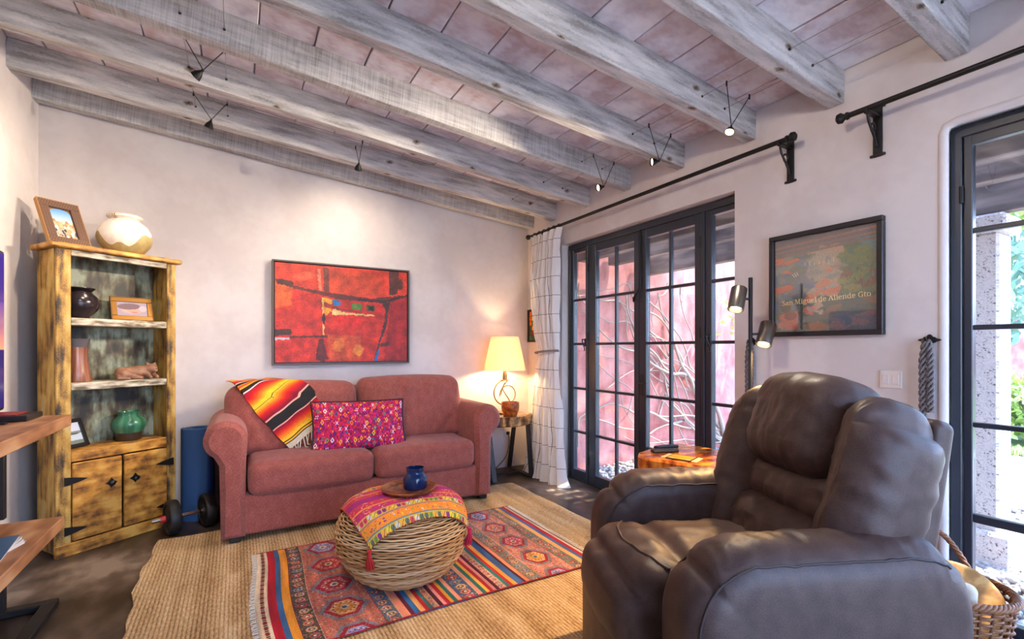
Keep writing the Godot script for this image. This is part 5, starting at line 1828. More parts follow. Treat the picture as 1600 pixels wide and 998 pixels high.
		part(o, "plate", g, M.rubber)
		g = G.new()
		g.xf = Transform3D(Basis(Vector3.BACK, -PI / 2), Vector3(s * 0.142, 0, 0))
		g.lathe(PackedVector2Array([Vector2(0.012, -0.015), Vector2(0.02, -0.015), Vector2(0.021, 0.01), Vector2(0.016, 0.015), Vector2(0.012, 0.015)]), 16)
		part(o, "collar", g, mat(rgb(180, 26, 30), 0.4) if s < 0 else M.brass)

# box whose grain runs upright
func upbox(g: G, c: Vector3, s: Vector3, bev: float) -> void:
	g.box(c, s, bev)
	# box() already runs the texture along the longest side; turn it so that streaks stand
	for i in range(g.U.size() - (6 * 4 + (0 if bev <= 0.0 else 12 * 4 + 8 * 3)), g.U.size()):
		g.U[i] = Vector2(g.U[i].y, g.U[i].x)

func frame_stand(called: String, label: String, at: Vector3, turn: float, lean: float, w: float, h: float, m: float, col: Color, img: Image, arched: bool, thick: float, edge: Color) -> void:
	var o := thing(called, label, "picture frame", at, turn)
	var g := G.new()
	var tilt := Transform3D(Basis(Vector3.RIGHT, deg_to_rad(-lean)), Vector3(0, 0.004, 0))
	g.xf = tilt
	for r in [[0, h - m * 0.5, w, m], [0, m * 0.5, w, m]]:
		g.box(Vector3(r[0], r[1], 0), Vector3(r[2], r[3], thick), 0.002)
	for s in [-1.0, 1.0]:
		g.box(Vector3(s * (w - m) * 0.5, h * 0.5, 0), Vector3(m, h - 2 * m, thick), 0.002)
	var fm: StandardMaterial3D
	if called == "photo_frame":
		var im := canvas(128, 128, col)
		for y in range(0, 128, 8):
			for x in range(0, 128, 8):
				im.fill_rect(Rect2i(x + (y / 2) % 8, y, 3, 5), col.lightened(0.16))
		fm = tmat(im, 5.0, 0.8)
	else:
		fm = mat(col, 0.35, 0.6 if called == "gilt_frame" else 0.0)
	part(o, "frame", g, fm)
	g = G.new()
	g.xf = tilt
	for s in [-1.0, 1.0]:
		g.box(Vector3(s * (w * 0.5 + 0.0015), h * 0.5, 0), Vector3(0.003, h, thick + 0.002))
	g.box(Vector3(0, h + 0.0015, 0), Vector3(w + 0.006, 0.003, thick + 0.002))
	part(o, "edge_strip", g, mat(edge, 0.5))
	g = G.new()
	g.xf = tilt
	var a := w * 0.5 - m + 0.001
	var z := 0.002
	if arched:
		var po := PackedVector2Array()
		for k in 13:
			var an := PI * k / 12.0
			po.append(Vector2(cos(an) * a * 0.92, h - m - 0.03 + sin(an) * 0.028))
		po.append(Vector2(-a * 0.92, m)); po.append(Vector2(a * 0.92, m))
		g.box(Vector3(0, h * 0.5, -0.004), Vector3(2 * a, h - 2 * m, 0.004))
		part(o, "mount", g, mat(edge.darkened(0.2), 0.8))
		g = G.new()
		g.xf = tilt
		var tr := Geometry2D.triangulate_polygon(po)
		var ix := []
		for p in po: ix.append(g.v(Vector3(p.x, p.y, z), Vector3.BACK, Vector2((p.x + a) / (2 * a), 1.0 - (p.y - m) / (h - 2 * m))))
		for k in range(0, tr.size(), 3): g.t(ix[tr[k]], ix[tr[k + 1]], ix[tr[k + 2]])
	else:
		g.quad(Vector3(-a, m, z), Vector3(a, m, z), Vector3(a, h - m, z), Vector3(-a, h - m, z), Vector3.BACK)
	part(o, "photo", g, tmat(img, 1.0, 0.2))
	# strut behind
	g = G.new()
	var top := tilt * Vector3(0, h * 0.6, -thick * 0.5)
	bar(g, top, Vector3(0, 0.003, minf(top.z, -0.02) - 0.01), 0.05, 0.003)
	part(o, "strut", g, mat(edge.darkened(0.4), 0.8))

# one smooth body out of tapered capsules: [a, b, radius a, radius b]
func creature(caps: Array, cell: float, k: float) -> G:
	var lo := Vector3(1e9, 1e9, 1e9)
	var hi := -lo
	for c in caps:
		for i in 2:
			var r = Vector3.ONE * (c[2 + i] + cell * 2.0)
			lo = lo.min(c[i] - r)
			hi = hi.max(c[i] + r)
	var n := Vector3i((hi - lo) / cell) + Vector3i.ONE * 2
	var F := PackedFloat32Array()
	F.resize(n.x * n.y * n.z)
	for z in n.z:
		for y in n.y:
			for x in n.x:
				var p := lo + Vector3(x, y, z) * cell
				var d := 1e3
				for c in caps:
					var ab: Vector3 = c[1] - c[0]
					var t := clampf((p - c[0]).dot(ab) / ab.length_squared(), 0.0, 1.0)
					var e: float = (p - c[0] - ab * t).length() - lerpf(c[2], c[3], t)
					if e < d + k:
						var h := clampf(0.5 + 0.5 * (d - e) / k, 0.0, 1.0)
						d = lerpf(d, e, h) - k * h * (1.0 - h)
				d = maxf(d, -p.y)
				F[(z * n.y + y) * n.x + x] = d
	var g := G.new()
	var id := {}
	var at := func(x: int, y: int, z: int) -> int: return (z * n.y + y) * n.x + x
	for z in n.z - 1:
		for y in n.y - 1:
			for x in n.x - 1:
				var m := 0
				for c in 8:
					if F[at.call(x + (c & 1), y + ((c >> 1) & 1), z + (c >> 2))] < 0.0: m += 1
				if m == 0 or m == 8: continue
				var s := Vector3()
				var q := 0
				for c in 8:
					for ax in 3:
						if c & (1 << ax): continue
						var d := c | (1 << ax)
						var f0 := F[at.call(x + (c & 1), y + ((c >> 1) & 1), z + (c >> 2))]
						var f1 := F[at.call(x + (d & 1), y + ((d >> 1) & 1), z + (d >> 2))]
						if (f0 < 0.0) != (f1 < 0.0):
							var p0 := Vector3(c & 1, (c >> 1) & 1, c >> 2)
							var p1 := Vector3(d & 1, (d >> 1) & 1, d >> 2)
							s += p0.lerp(p1, f0 / (f0 - f1))
							q += 1
				id[at.call(x, y, z)] = g.v(lo + (Vector3(x, y, z) + s / q) * cell, Vector3.UP)
	var step := [1, n.x, n.x * n.y]
	for z in range(1, n.z - 1):
		for y in range(1, n.y - 1):
			for x in range(1, n.x - 1):
				var i0: int = at.call(x, y, z)
				for ax in 3:
					var f0 := F[i0]
					var f1 := F[i0 + step[ax]]
					if (f0 < 0.0) == (f1 < 0.0): continue
					var u: int = step[(ax + 1) % 3]
					var w: int = step[(ax + 2) % 3]
					var ks := [i0, i0 - u, i0 - u - w, i0 - w]
					var ok := true
					for kk in ks:
						if not id.has(kk): ok = false
					if not ok: continue
					var a: int = id[ks[0]]
					var b: int = id[ks[1]]
					var c: int = id[ks[2]]
					var d: int = id[ks[3]]
					if f0 < 0.0:
						g.I.append_array([a, c, b, a, d, c])
					else:
						g.I.append_array([a, b, c, a, c, d])
	g.smooth(0, 0)
	return g

# ------------------------------------------------------------------ console along the left wall
func build_console() -> void:
	var g: G
	var o := thing("console_table", "pine plank console table with black steel legs along the side wall", "console table", Vector3(-0.85, 0, -2.2))
	g = G.new()
	g.box(Vector3(0, 0.825, 0.0), Vector3(0.4, 0.05, 1.34), 0.004)
	part(o, "top_plank", g, M.pine)
	g = G.new()
	g.box(Vector3(0, 0.395, 0.05), Vector3(0.4, 0.05, 1.24), 0.004)
	part(o, "shelf_plank", g, M.pine)
	for z in [-0.66, 0.6]:
		g = G.new()
		g.box(Vector3(-0.04, 0.6, z + 0.02), Vector3(0.07, 0.36, 0.03), 0.003)
		g.box(Vector3(-0.04, 0.19, z + 0.02), Vector3(0.07, 0.34, 0.03), 0.003)
		g.box(Vector3(-0.01, 0.016, z + 0.02), Vector3(0.34, 0.03, 0.05), 0.004)
		part(o, "leg", g, M.black_steel)
	g = G.new()
	g.box(Vector3(0.135, 0.016, -0.02), Vector3(0.05, 0.03, 1.2), 0.004)
	part(o, "floor_rail", g, M.black_steel)
	# things on it
	o = thing("media_box", "flat black media box with a red edge on the console top", "media box", Vector3(-0.84, 0.8505, -2.76))
	g = G.new()
	g.box(Vector3(0, 0.012, 0), Vector3(0.2, 0.024, 0.18), 0.004)
	part(o, "case", g, M.black)
	g = G.new()
	g.box(Vector3(-0.01, 0.0265, 0.0), Vector3(0.14, 0.005, 0.14), 0.001)
	part(o, "cover", g, mat(rgb(150, 40, 40), 0.5))
	o = thing("table_runner", "dark runner on the console with black and pink tassels hanging below", "runner", Vector3(-0.85, 0.8505, -2.87))
	g = G.new()
	g.box(Vector3(0.0, -0.026, -0.003), Vector3(0.16, 0.05, 0.004))
	part(o, "hem", g, mat(rgb(36, 30, 34), 0.9))
	g = G.new()
	for k in 14:
		var x := -0.08 + k * 0.0125
		g.tube(pts([Vector3(x, -0.04, -0.006), Vector3(x + 0.002, -0.08, -0.004), Vector3(x, -0.115, -0.005)]), 0.0055, 6)
	part(o, "tassel", g, mat(rgb(30, 27, 32), 0.9))
	g = G.new()
	for k in 7:
		var x := -0.16 + k * 0.0125
		g.tube(pts([Vector3(x, -0.04, -0.006), Vector3(x, -0.11, -0.005)]), 0.0055, 6)
	part(o, "pink_tassel", g, mat(rgb(206, 92, 120), 0.9))
	var cols := [rgb(226, 224, 222), rgb(150, 176, 190), rgb(214, 206, 196), rgb(70, 110, 150)]
	var names := ["thin white magazine lowest in the pile on the console shelf", "pale blue magazine second from the bottom on console shelf", "cream magazine third from the bottom on console shelf", "blue magazine on top of the pile on console shelf"]
	for k in 4:
		o = thing("magazine", names[k], "magazine", Vector3(-0.815 + 0.012 * k, 0.4205 + 0.0105 * k, -2.34 + 0.02 * k), 0.12 * k - 0.25, "magazines on the console shelf")
		g = G.new()
		g.box(Vector3(0, 0.005, 0), Vector3(0.2, 0.008, 0.27), 0.001)
		part(o, "pages", g, mat(rgb(228, 224, 218), 0.8))
		g = G.new()
		g.box(Vector3(0, 0.0097, 0), Vector3(0.204, 0.0012, 0.274))
		part(o, "cover", g, mat(cols[k], 0.4))
	o = thing("television", "flat black television with a violet picture standing on the console", "television", Vector3(-0.9, 0.8505, -2.275))
	g = G.new()
	g.box(Vector3(0.015, 0.375, 0), Vector3(0.04, 0.68, 1.17), 0.005)
	part(o, "case", g, M.black)
	g = G.new()
	for z in [-0.34, 0.34]:
		g.box(Vector3(0.015, 0.02, z), Vector3(0.03, 0.04, 0.03), 0.002)
		g.box(Vector3(0.015, 0.004, z), Vector3(0.2, 0.008, 0.03), 0.002)
	part(o, "feet", g, M.black)
	g = G.new()
	g.box(Vector3(0.0365, 0.375, 0), Vector3(0.003, 0.655, 1.145))
	var tv := canvas(128, 96, rgb(54, 34, 120))
	for k in 30:
		tv.fill_rect(Rect2i(0, 30 + k, 128, 1), rgb(70, 40, 130).lerp(rgb(226, 150, 110), k / 30.0))
	tv.fill_rect(Rect2i(0, 60, 128, 36), rgb(40, 30, 96))
	var tm := tmat(tv, 1.0, 0.15)
	tm.emission_enabled = true
	tm.emission_texture = tm.albedo_texture
	tm.emission_energy_multiplier = 0.5
	for i in g.U.size():
		g.U[i] = Vector2(g.U[i].x / 1.145 + 0.5, 0.5 - g.U[i].y / 0.655)
	part(o, "screen", g, tm)

# ------------------------------------------------------------------ rugs and pouf
func build_rugs() -> void:
	var g: G
	rng.seed = 15
	var o := thing("jute_rug", "large golden jute rug with ribbed weave on the floor", "rug", Vector3.ZERO)
	var po := PackedVector2Array()
	var x0 := -0.42
	for k in 40:
		var z := lerpf(-0.55, -3.47, k / 39.0)
		po.append(Vector2(x0 + 0.008 * sin(z * 23.0) + 0.012 * sin(z * 7.0) + lerpf(0.05, 0.0, k / 39.0), z))
	for k in 40:
		var x := lerpf(-0.4, 2.0, k / 39.0)
		po.append(Vector2(x, -3.48 + 0.006 * sin(x * 19.0)))
	for k in 30:
		po.append(Vector2(2.02 + 0.006 * sin(k * 1.3), lerpf(-3.47, -0.55, k / 29.0)))
	g = G.new()
	g.xf = Transform3D(Basis(Vector3.RIGHT, PI / 2), Vector3(0, 0.0125, 0))
	g.extrude(po, 0.0, 0.0115, 0.0)
	part(o, "weave", g, M.jute)

	o = thing("kilim_rug", "multicoloured kilim rug with stripes and medallions on the jute rug", "rug", Vector3(0.88, 0.0128, -2.45))
	var km := tmat(kilim_image(), 1.0, 0.95)
	g = G.new()
	g.grid(60, 40, func(u: float, w: float) -> Vector3:
		return Vector3((u - 0.5) * 1.6 + 0.012 * sin(w * 6.0 + 1.0) * (1.0 - u), 0.0075 + 0.0012 * sin(u * 19.0) * sin(w * 13.0), (w - 0.5) * 1.02 + 0.006 * sin(u * 9.0)))
	g.box(Vector3(0, 0.0028, 0), Vector3(1.58, 0.005, 1.0))
	for i in range(61 * 41, g.U.size()): g.U[i] = Vector2(0.06, 0.5)
	part(o, "weave", g, km)
	for s in [-1.0, 1.0]:
		g = G.new()
		for k in 90:
			var z := lerpf(-0.5, 0.5, k / 89.0)
			var xx: float = s * 0.8 + (0.012 * sin((z + 0.5) * 6.0 + 1.0) if s < 0 else 0.0)
			g.tube(pts([Vector3(xx - s * 0.004, 0.005, z), Vector3(xx + s * 0.012, 0.004, z + 0.004 * sin(k * 2.3)), Vector3(xx + s * 0.022, 0.002, z + 0.006 * sin(k * 1.7))]), 0.0028, 4)
		var f := part(o, "fringe", g, mat(rgb(226, 216, 200), 0.9))
		f.set_meta("kind", "stuff")

	# wicker pouf
	var C := Vector3(0.73, 0.021, -2.35)
	o = thing("wicker_pouf", "round woven wicker pouf standing on the kilim rug", "pouf", C)
	var prof := [Vector2(0.19, 0.0), Vector2(0.235, 0.03), Vector2(0.285, 0.09), Vector2(0.315, 0.16), Vector2(0.322, 0.22), Vector2(0.305, 0.29), Vector2(0.262, 0.345), Vector2(0.2, 0.375), Vector2(0.1, 0.386), Vector2(0.0, 0.39)]
	var pl := []
	for i in prof.size() - 1:
		for k in 6:
			pl.append(prof[i].cubic_interpolate(prof[i + 1], prof[maxi(i - 1, 0)], prof[mini(i + 2, prof.size() - 1)], k / 6.0))
	pl.append(prof[prof.size() - 1])
	var cum := [0.0]
	for i in range(1, pl.size()):
		cum.append(cum[i - 1] + pl[i].distance_to(pl[i - 1]))
	var total: float = cum[cum.size() - 1]
	var along := func(s: float) -> Vector2:
		for i in range(1, pl.size()):
			if cum[i] >= s:
				return pl[i - 1].lerp(pl[i], (s - cum[i - 1]) / maxf(1e-6, cum[i] - cum[i - 1]))
		return pl[pl.size() - 1]
	g = G.new()
	var pp := PackedVector2Array()
	for p in pl: pp.append(Vector2(maxf(0.0, p.x - 0.008), maxf(0.0, p.y - (0.006 if p.x < 0.25 and p.y > 0.2 else 0.0))))
	g.lathe(pp, 48)
	part(o, "core", g, M.wicker_core)
	rng.seed = 33
	var rows := int(total * 0.86 / 0.0104)
	var tone := [G.new(), G.new(), G.new()]
	for i in rows:
		var p: Vector2 = along.call(0.004 + i * 0.0104)
		var line := PackedVector3Array()
		var ph := PI * (i % 2)
		var nn := 170
		var jit := rng.randf_range(-0.002, 0.002)
		for k in nn:
			var a := TAU * k / nn
			var r := p.x + 0.0036 * sin(a * 24.0 + ph) + jit + 0.002 * sin(a * 3.0 + i * 0.9)
			line.append(Vector3(cos(a) * r, p.y + 0.005 + 0.0014 * sin(a * 5.0 + i * 1.7), sin(a) * r))
		tone[rng.randi() % 3].tube(line, rng.randf_range(0.0038, 0.0048), 5, true)
	for k in 3:
		var wv := part(o, "woven_strands", tone[k], [M.wicker, M.wicker_mid, M.wicker_pale][k])
		wv.set_meta("kind", "stuff")

	# embroidered cloth over the pouf, corners hanging
	o = thing("embroidered_cloth", "bright embroidered square cloth with tassels draped over the pouf", "cloth", C)
	var drape := func(a: float, b: float, off: float) -> Vector3:
		var v := Vector2(a, b)
		var rho := v.length()
		var an := v.angle() + deg_to_rad(132.0 - 45.0)
		var p: Vector2 = along.call(maxf(0.0, total - rho))
		var r := p.x + off * smoothstep(0.1, 0.25, rho)
		return Vector3(cos(an) * r, p.y + 0.012 + off * 0.5, sin(an) * r)
	var HS := 0.285
	g = G.new()
	g.grid(40, 40, func(u: float, w: float) -> Vector3: return drape.call((w * 2.0 - 1.0) * HS, (u * 2.0 - 1.0) * HS, 0.014 + 0.002 * sin(u * 30.0)), Vector2.ONE, true)
	g.grid(40, 40, func(u: float, w: float) -> Vector3: return drape.call((w * 2.0 - 1.0) * HS, (u * 2.0 - 1.0) * HS, 0.011), Vector2.ONE)
	part(o, "cloth", g, tmat(cloth_image(), 1.0, 0.9))
	g = G.new()
	for k in 4:
		for i in 40:
			var t := (i / 39.0) * 2.0 - 1.0
			var ab: Vector2 = [Vector2(t, 1), Vector2(t, -1), Vector2(1, t), Vector2(-1, t)][k] * HS
			var p: Vector3 = drape.call(ab.x, ab.y, 0.014)
			g.xf.origin = p
			g.lathe(PackedVector2Array([Vector2(0, -0.005), Vector2(0.005, 0), Vector2(0, 0.005)]), 6)
	g.xf = Transform3D()
	part(o, "bobble_edge", g, mat(rgb(158, 70, 44), 0.9))
	for k in 4:
		var ab: Vector2 = [Vector2(1, 1), Vector2(-1, 1), Vector2(-1, -1), Vector2(1, -1)][k] * HS
		var p: Vector3 = drape.call(ab.x, ab.y, 0.02)
		var out := Vector3(p.x, 0, p.z).normalized()
		var tcols := [rgb(176, 40, 40), rgb(222, 84, 40), rgb(70, 62, 48), rgb(190, 36, 84)]
		g = G.new()
		g.xf.origin = p + out * 0.006
		g.lathe(PackedVector2Array([Vector2(0, -0.03), Vector2(0.009, -0.026), Vector2(0.008, -0.012), Vector2(0.011, -0.004), Vector2(0, 0.006)]), 10)
		g.xf = Transform3D()
		for i in 16:
			var an := TAU * i / 16.0
			var rr := 0.006 if i % 2 else 0.010
			var q := p + out * 0.008 + Vector3(cos(an) * rr * 0.5, -0.026, sin(an) * rr * 0.5)
			g.tube(pts([q, q + Vector3(cos(an) * rr, -0.03, sin(an) * rr) - out * 0.004, q + Vector3(cos(an) * rr * 1.3, -0.062, sin(an) * rr * 1.3) - out * 0.012]), 0.0032, 4)
		part(o, "tassel", g, mat(tcols[k], 0.9))

	# tray and jar on the cloth
	o = thing("wooden_tray", "round turned wooden tray on top of the pouf", "tray", Vector3(0.755, 0.4265, -2.34))
	g = G.new()
	g.lathe(PackedVector2Array([Vector2(0.0, 0.0), Vector2(0.1, 0.0), Vector2(0.125, 0.006), Vector2(0.138, 0.02), Vector2(0.138, 0.025), Vector2(0.132, 0.025), Vector2(0.118, 0.012), Vector2(0.0, 0.01)]), 48)
	part(o, "dish", g, M.tray_wood)
	o = thing("blue_jar", "dark blue glazed jar with a short neck on the wooden tray", "jar", Vector3(0.79, 0.4368, -2.345))
	g = G.new()
	g.lathe(PackedVector2Array([Vector2(0.0, 0.0), Vector2(0.056, 0.0), Vector2(0.06, 0.006), Vector2(0.061, 0.05), Vector2(0.056, 0.064), Vector2(0.046, 0.075), Vector2(0.043, 0.082), Vector2(0.045, 0.096), Vector2(0.046, 0.104), Vector2(0.042, 0.104), Vector2(0.039, 0.085), Vector2(0.052, 0.05), Vector2(0.05, 0.012), Vector2(0.0, 0.01)]), 40)
	part(o, "body", g, M.blue_glass)

# ------------------------------------------------------------------ recliner
func round_corner(z: float, y: float, zc: float, yc: float, R: float, sg: float) -> Vector2:
	# squeeze a square corner into a round one; sg is the side in z
	var dz := (z - (zc - sg * R)) * sg / R
	var dy := (y - (yc - R)) / R
	if dz <= 0.0 or dy <= 0.0: return Vector2(z, y)
	var k := maxf(dz, dy) / maxf(1e-5, Vector2(dz, dy).length())
	return Vector2(zc - sg * R + sg * dz * k * R, yc - R + dy * k * R)

func build_recliner() -> void:
	var g: G
	var nz := noise(4.0, 19, 3)
	var o := thing("recliner_chair", "large brown-grey leather recliner armchair facing away from the window", "armchair", Vector3(1.436, 0.0125, -0.97), deg_to_rad(-114.0))
	g = G.new()
	g.xf.origin = Vector3(0, 0.06, -0.02)
	g.soft(Vector3(0.66, 0.1, 0.62), 0.02, 3)
	part(o, "base", g, M.leather_dark)
	for s in [-1.0, 1.0]:
		var org := Vector3(s * 0.332, 0.335, 0.015)
		var bend := func(p: Vector3) -> Vector3:
			var q := p
			var w := round_corner(q.z, q.y, 0.385, 0.31, 0.2, 1.0)
			w = round_corner(w.x, w.y, -0.385, 0.31, 0.16, -1.0)
			q.z = w.x; q.y = w.y
			if q.y > 0.1: q.y += 0.012 * (1.0 - pow(p.x / 0.095, 2.0))
			q.x += s * 0.018 * (1.0 - pow(p.y / 0.31, 2.0)) * (1.0 if p.x * s > 0 else 0.0)
			q.y += 0.004 * nz.get_noise_3d(p.x * 4.0, p.y, p.z * 5.0)
			# creases across the padded top
			if p.y > 0.22: q.y += 0.0035 * sin(p.z * 70.0 + p.x * 46.0 + 3.0 * nz.get_noise_1d(p.z * 2.0)) * clampf(0.5 + 1.2 * nz.get_noise_2d(p.z * 2.0, s * 4.0), 0.0, 1.0)
			return q
		g = G.new()
		g.xf.origin = org
		g.soft(Vector3(0.19, 0.62, 0.77), 0.07, Vector3(8, 18, 60), bend)
		var arm := part(o, "arm", g, M.leather)
		# seams along both edges of the arm pad, over the front and down
		for e in [-1.0, 1.0]:
			var line := PackedVector3Array()
			var xe: float = e * (0.025 + 0.058)
			var rr := 0.07 - 0.058 * 0.48
			for k in 40: line.append(org + bend.call(Vector3(xe, 0.31 - rr * 0.72, lerpf(-0.33, 0.325, k / 39.0))) + Vector3(0, 0.001, 0))
			for k in 16: line.append(org + bend.call(Vector3(xe, lerpf(0.25, -0.25, k / 15.0), 0.385 - rr * 0.72)) + Vector3(0, 0, 0.001))
			g = G.new()
			g.tube(line, 0.003, 6)
			part(arm, "seam", g, M.stitch)
	# seat with rolled front
	var sorg := Vector3(0, 0.385, 0.15)
	var sbend := func(p: Vector3) -> Vector3:
		var q := p
		var w := round_corner(q.z, q.y, 0.33, 0.1175, 0.14, 1.0)
		q.z = w.x; q.y = w.y
		var u := p.x / 0.2375
		if p.y > 0: q.y += 0.035 * (1.0 - u * u) * (0.5 + 0.5 * clampf((p.z + 0.3) / 0.4, 0.0, 1.0))
		# dip behind the front roll
		if p.y > 0: q.y -= 0.02 * exp(-pow((p.z - 0.1) / 0.03, 2.0)) * (1.0 - u * u * 0.5)
		if p.z > 0: q.z += 0.03 * (1.0 - u * u)
		q.y += 0.008 * nz.get_noise_3d(p.x * 3.0, 2.0, p.z * 3.0)
		return q
	g = G.new()
	g.xf.origin = sorg
	g.soft(Vector3(0.475, 0.235, 0.66), 0.075, Vector3(16, 8, 40), sbend)
	var seat := part(o, "seat", g, M.leather)
	var sl := PackedVector3Array()
	for k in 31:
		var x := lerpf(-0.172, 0.19, k / 30.0)
		var u := x / 0.2
		sl.append(sorg + sbend.call(Vector3(x, 0.1175, 0.225 - 0.06 * u * u)) + Vector3(0, 0.001, 0))
	g = G.new()
	g.tube(sl, 0.0042, 6)
	part(seat, "piping", g, M.leather)
	# footrest panel below the seat
	g = G.new()
	g.xf.origin = Vector3(0, 0.2, 0.42)
	g.soft(Vector3(0.46, 0.31, 0.11), 0.045, 10, func(p: Vector3) -> Vector3:
		var q := p
		var u := p.x / 0.23
		if p.z > 0: q.z += 0.03 * (1.0 - u * u) + 0.004 * sin(p.x * 70.0) * (0.5 - p.y * 2.0)
		return q)
	part(o, "footrest", g, M.leather)
	# tilted back
	var T := Transform3D(Basis(Vector3.RIGHT, deg_to_rad(-17.0)), Vector3(0, 0.42, -0.13))
	g = G.new()
	g.xf = T * Transform3D(Basis(), Vector3(0, 0.25, -0.15))
	g.soft(Vector3(0.64, 0.66, 0.07), 0.025, 6, func(p: Vector3) -> Vector3:
		return Vector3(p.x * (1.0 - 0.12 * clampf(p.y / 0.33, 0.0, 1.0)), p.y, p.z))
	part(o, "back_shell", g, M.leather)
	for s in [-1.0, 1.0]:
		g = G.new()
		g.xf = T * Transform3D(Basis(), Vector3(s * 0.252, 0.275, -0.015))
		g.soft(Vector3(0.19, 0.65, 0.23), 0.085, Vector3(16, 44, 10), func(p: Vector3) -> Vector3:
			var q := p
			var w := round_corner(q.x * s, q.y, 0.095, 0.325, 0.13, 1.0)
			q.x = w.x * s; q.y = w.y
			if p.y > 0: q.y -= 0.03 * pow(maxf(0.0, p.x * s / 0.095 + 0.2), 2.0) * p.y / 0.325
			if p.z > 0: q.z += 0.03 * (1.0 - pow(p.x / 0.095, 2.0)) * (1.0 - pow(p.y / 0.325, 4.0))
			q.x += s * 0.02 * sin((p.y + 0.3) * 4.5)
			q.z += 0.008 * nz.get_noise_3d(p.x * 2.5, p.y * 2.5, s) + 0.003 * nz.get_noise_3d(p.x * 7.0, p.y * 4.0, s * 5.0)
			# gathers at the inner seam and slack folds below
			var edge := clampf(-p.x * s / 0.095, 0.0, 1.0)
			q.z += 0.004 * sin(p.y * 85.0 + 2.0 * nz.get_noise_1d(p.y * 5.0)) * edge * edge
			q.z += 0.004 * sin((p.y * 1.6 + p.x * s) * 46.0) * clampf(p.x * s / 0.095, 0.0, 1.0) * (1.0 if p.y < 0.15 else 0.2)
			return q)
		part(o, "side_bolster", g, M.leather)
	for c in [["head_cushion", 0.468, 0.016, Vector3(0.38, 0.32, 0.25), 0.09], ["lumbar_cushion", 0.262, -0.035, Vector3(0.40, 0.17, 0.2), 0.06], ["lower_cushion", 0.1, -0.02, Vector3(0.42, 0.22, 0.23), 0.08]]:
		g = G.new()
		g.xf = T * Transform3D(Basis(), Vector3(0, c[1], c[2]))
		var h: Vector3 = c[3] * 0.5
		g.soft(c[3], c[4], Vector3(30, 26, 8), func(p: Vector3) -> Vector3:
			var q := p
			var u := p.x / h.x
			var v := p.y / h.y
			if p.z > 0: q.z += 0.02 * (1.0 - u * u) * (1.0 - v * v)
			if p.y > 0 and c[0] == "head_cushion": q.y += 0.018 * (1.0 - u * u)
			q.z += 0.0045 * sin(p.y * 95.0 + 3.0 * nz.get_noise_1d(p.x * 4.0)) * pow(absf(u), 4.0)
			q.z += 0.008 * nz.get_noise_3d(p.x * 1.8, p.y * 1.8, c[1] * 10.0) + 0.004 * nz.get_noise_3d(p.x * 5.0, p.y * 3.0, c[1] * 10.0 + 3.0)
			return q)
		part(o, c[0], g, M.leather)

# ------------------------------------------------------------------ things by the window
func twisted(g: G, path: PackedVector3Array, n: int, r: float, rad: float, turns: float, closed := false) -> void:
	for k in n:
		var line := PackedVector3Array()
		var m := path.size()
		for i in m:
			var d := (path[(i + 1) % m] - path[i - 1 if i > 0 else (m - 1 if closed else 0)]) if closed else (path[mini(i + 1, m - 1)] - path[maxi(i - 1, 0)])
			d = d.normalized()
			var s := d.cross(Vector3.UP).normalized()
			var t := s.cross(d)
			var a := TAU * (turns * i / m + float(k) / n)
			line.append(path[i] + s * cos(a) * r + t * sin(a) * r)
		g.tube(line, rad, 6, closed)

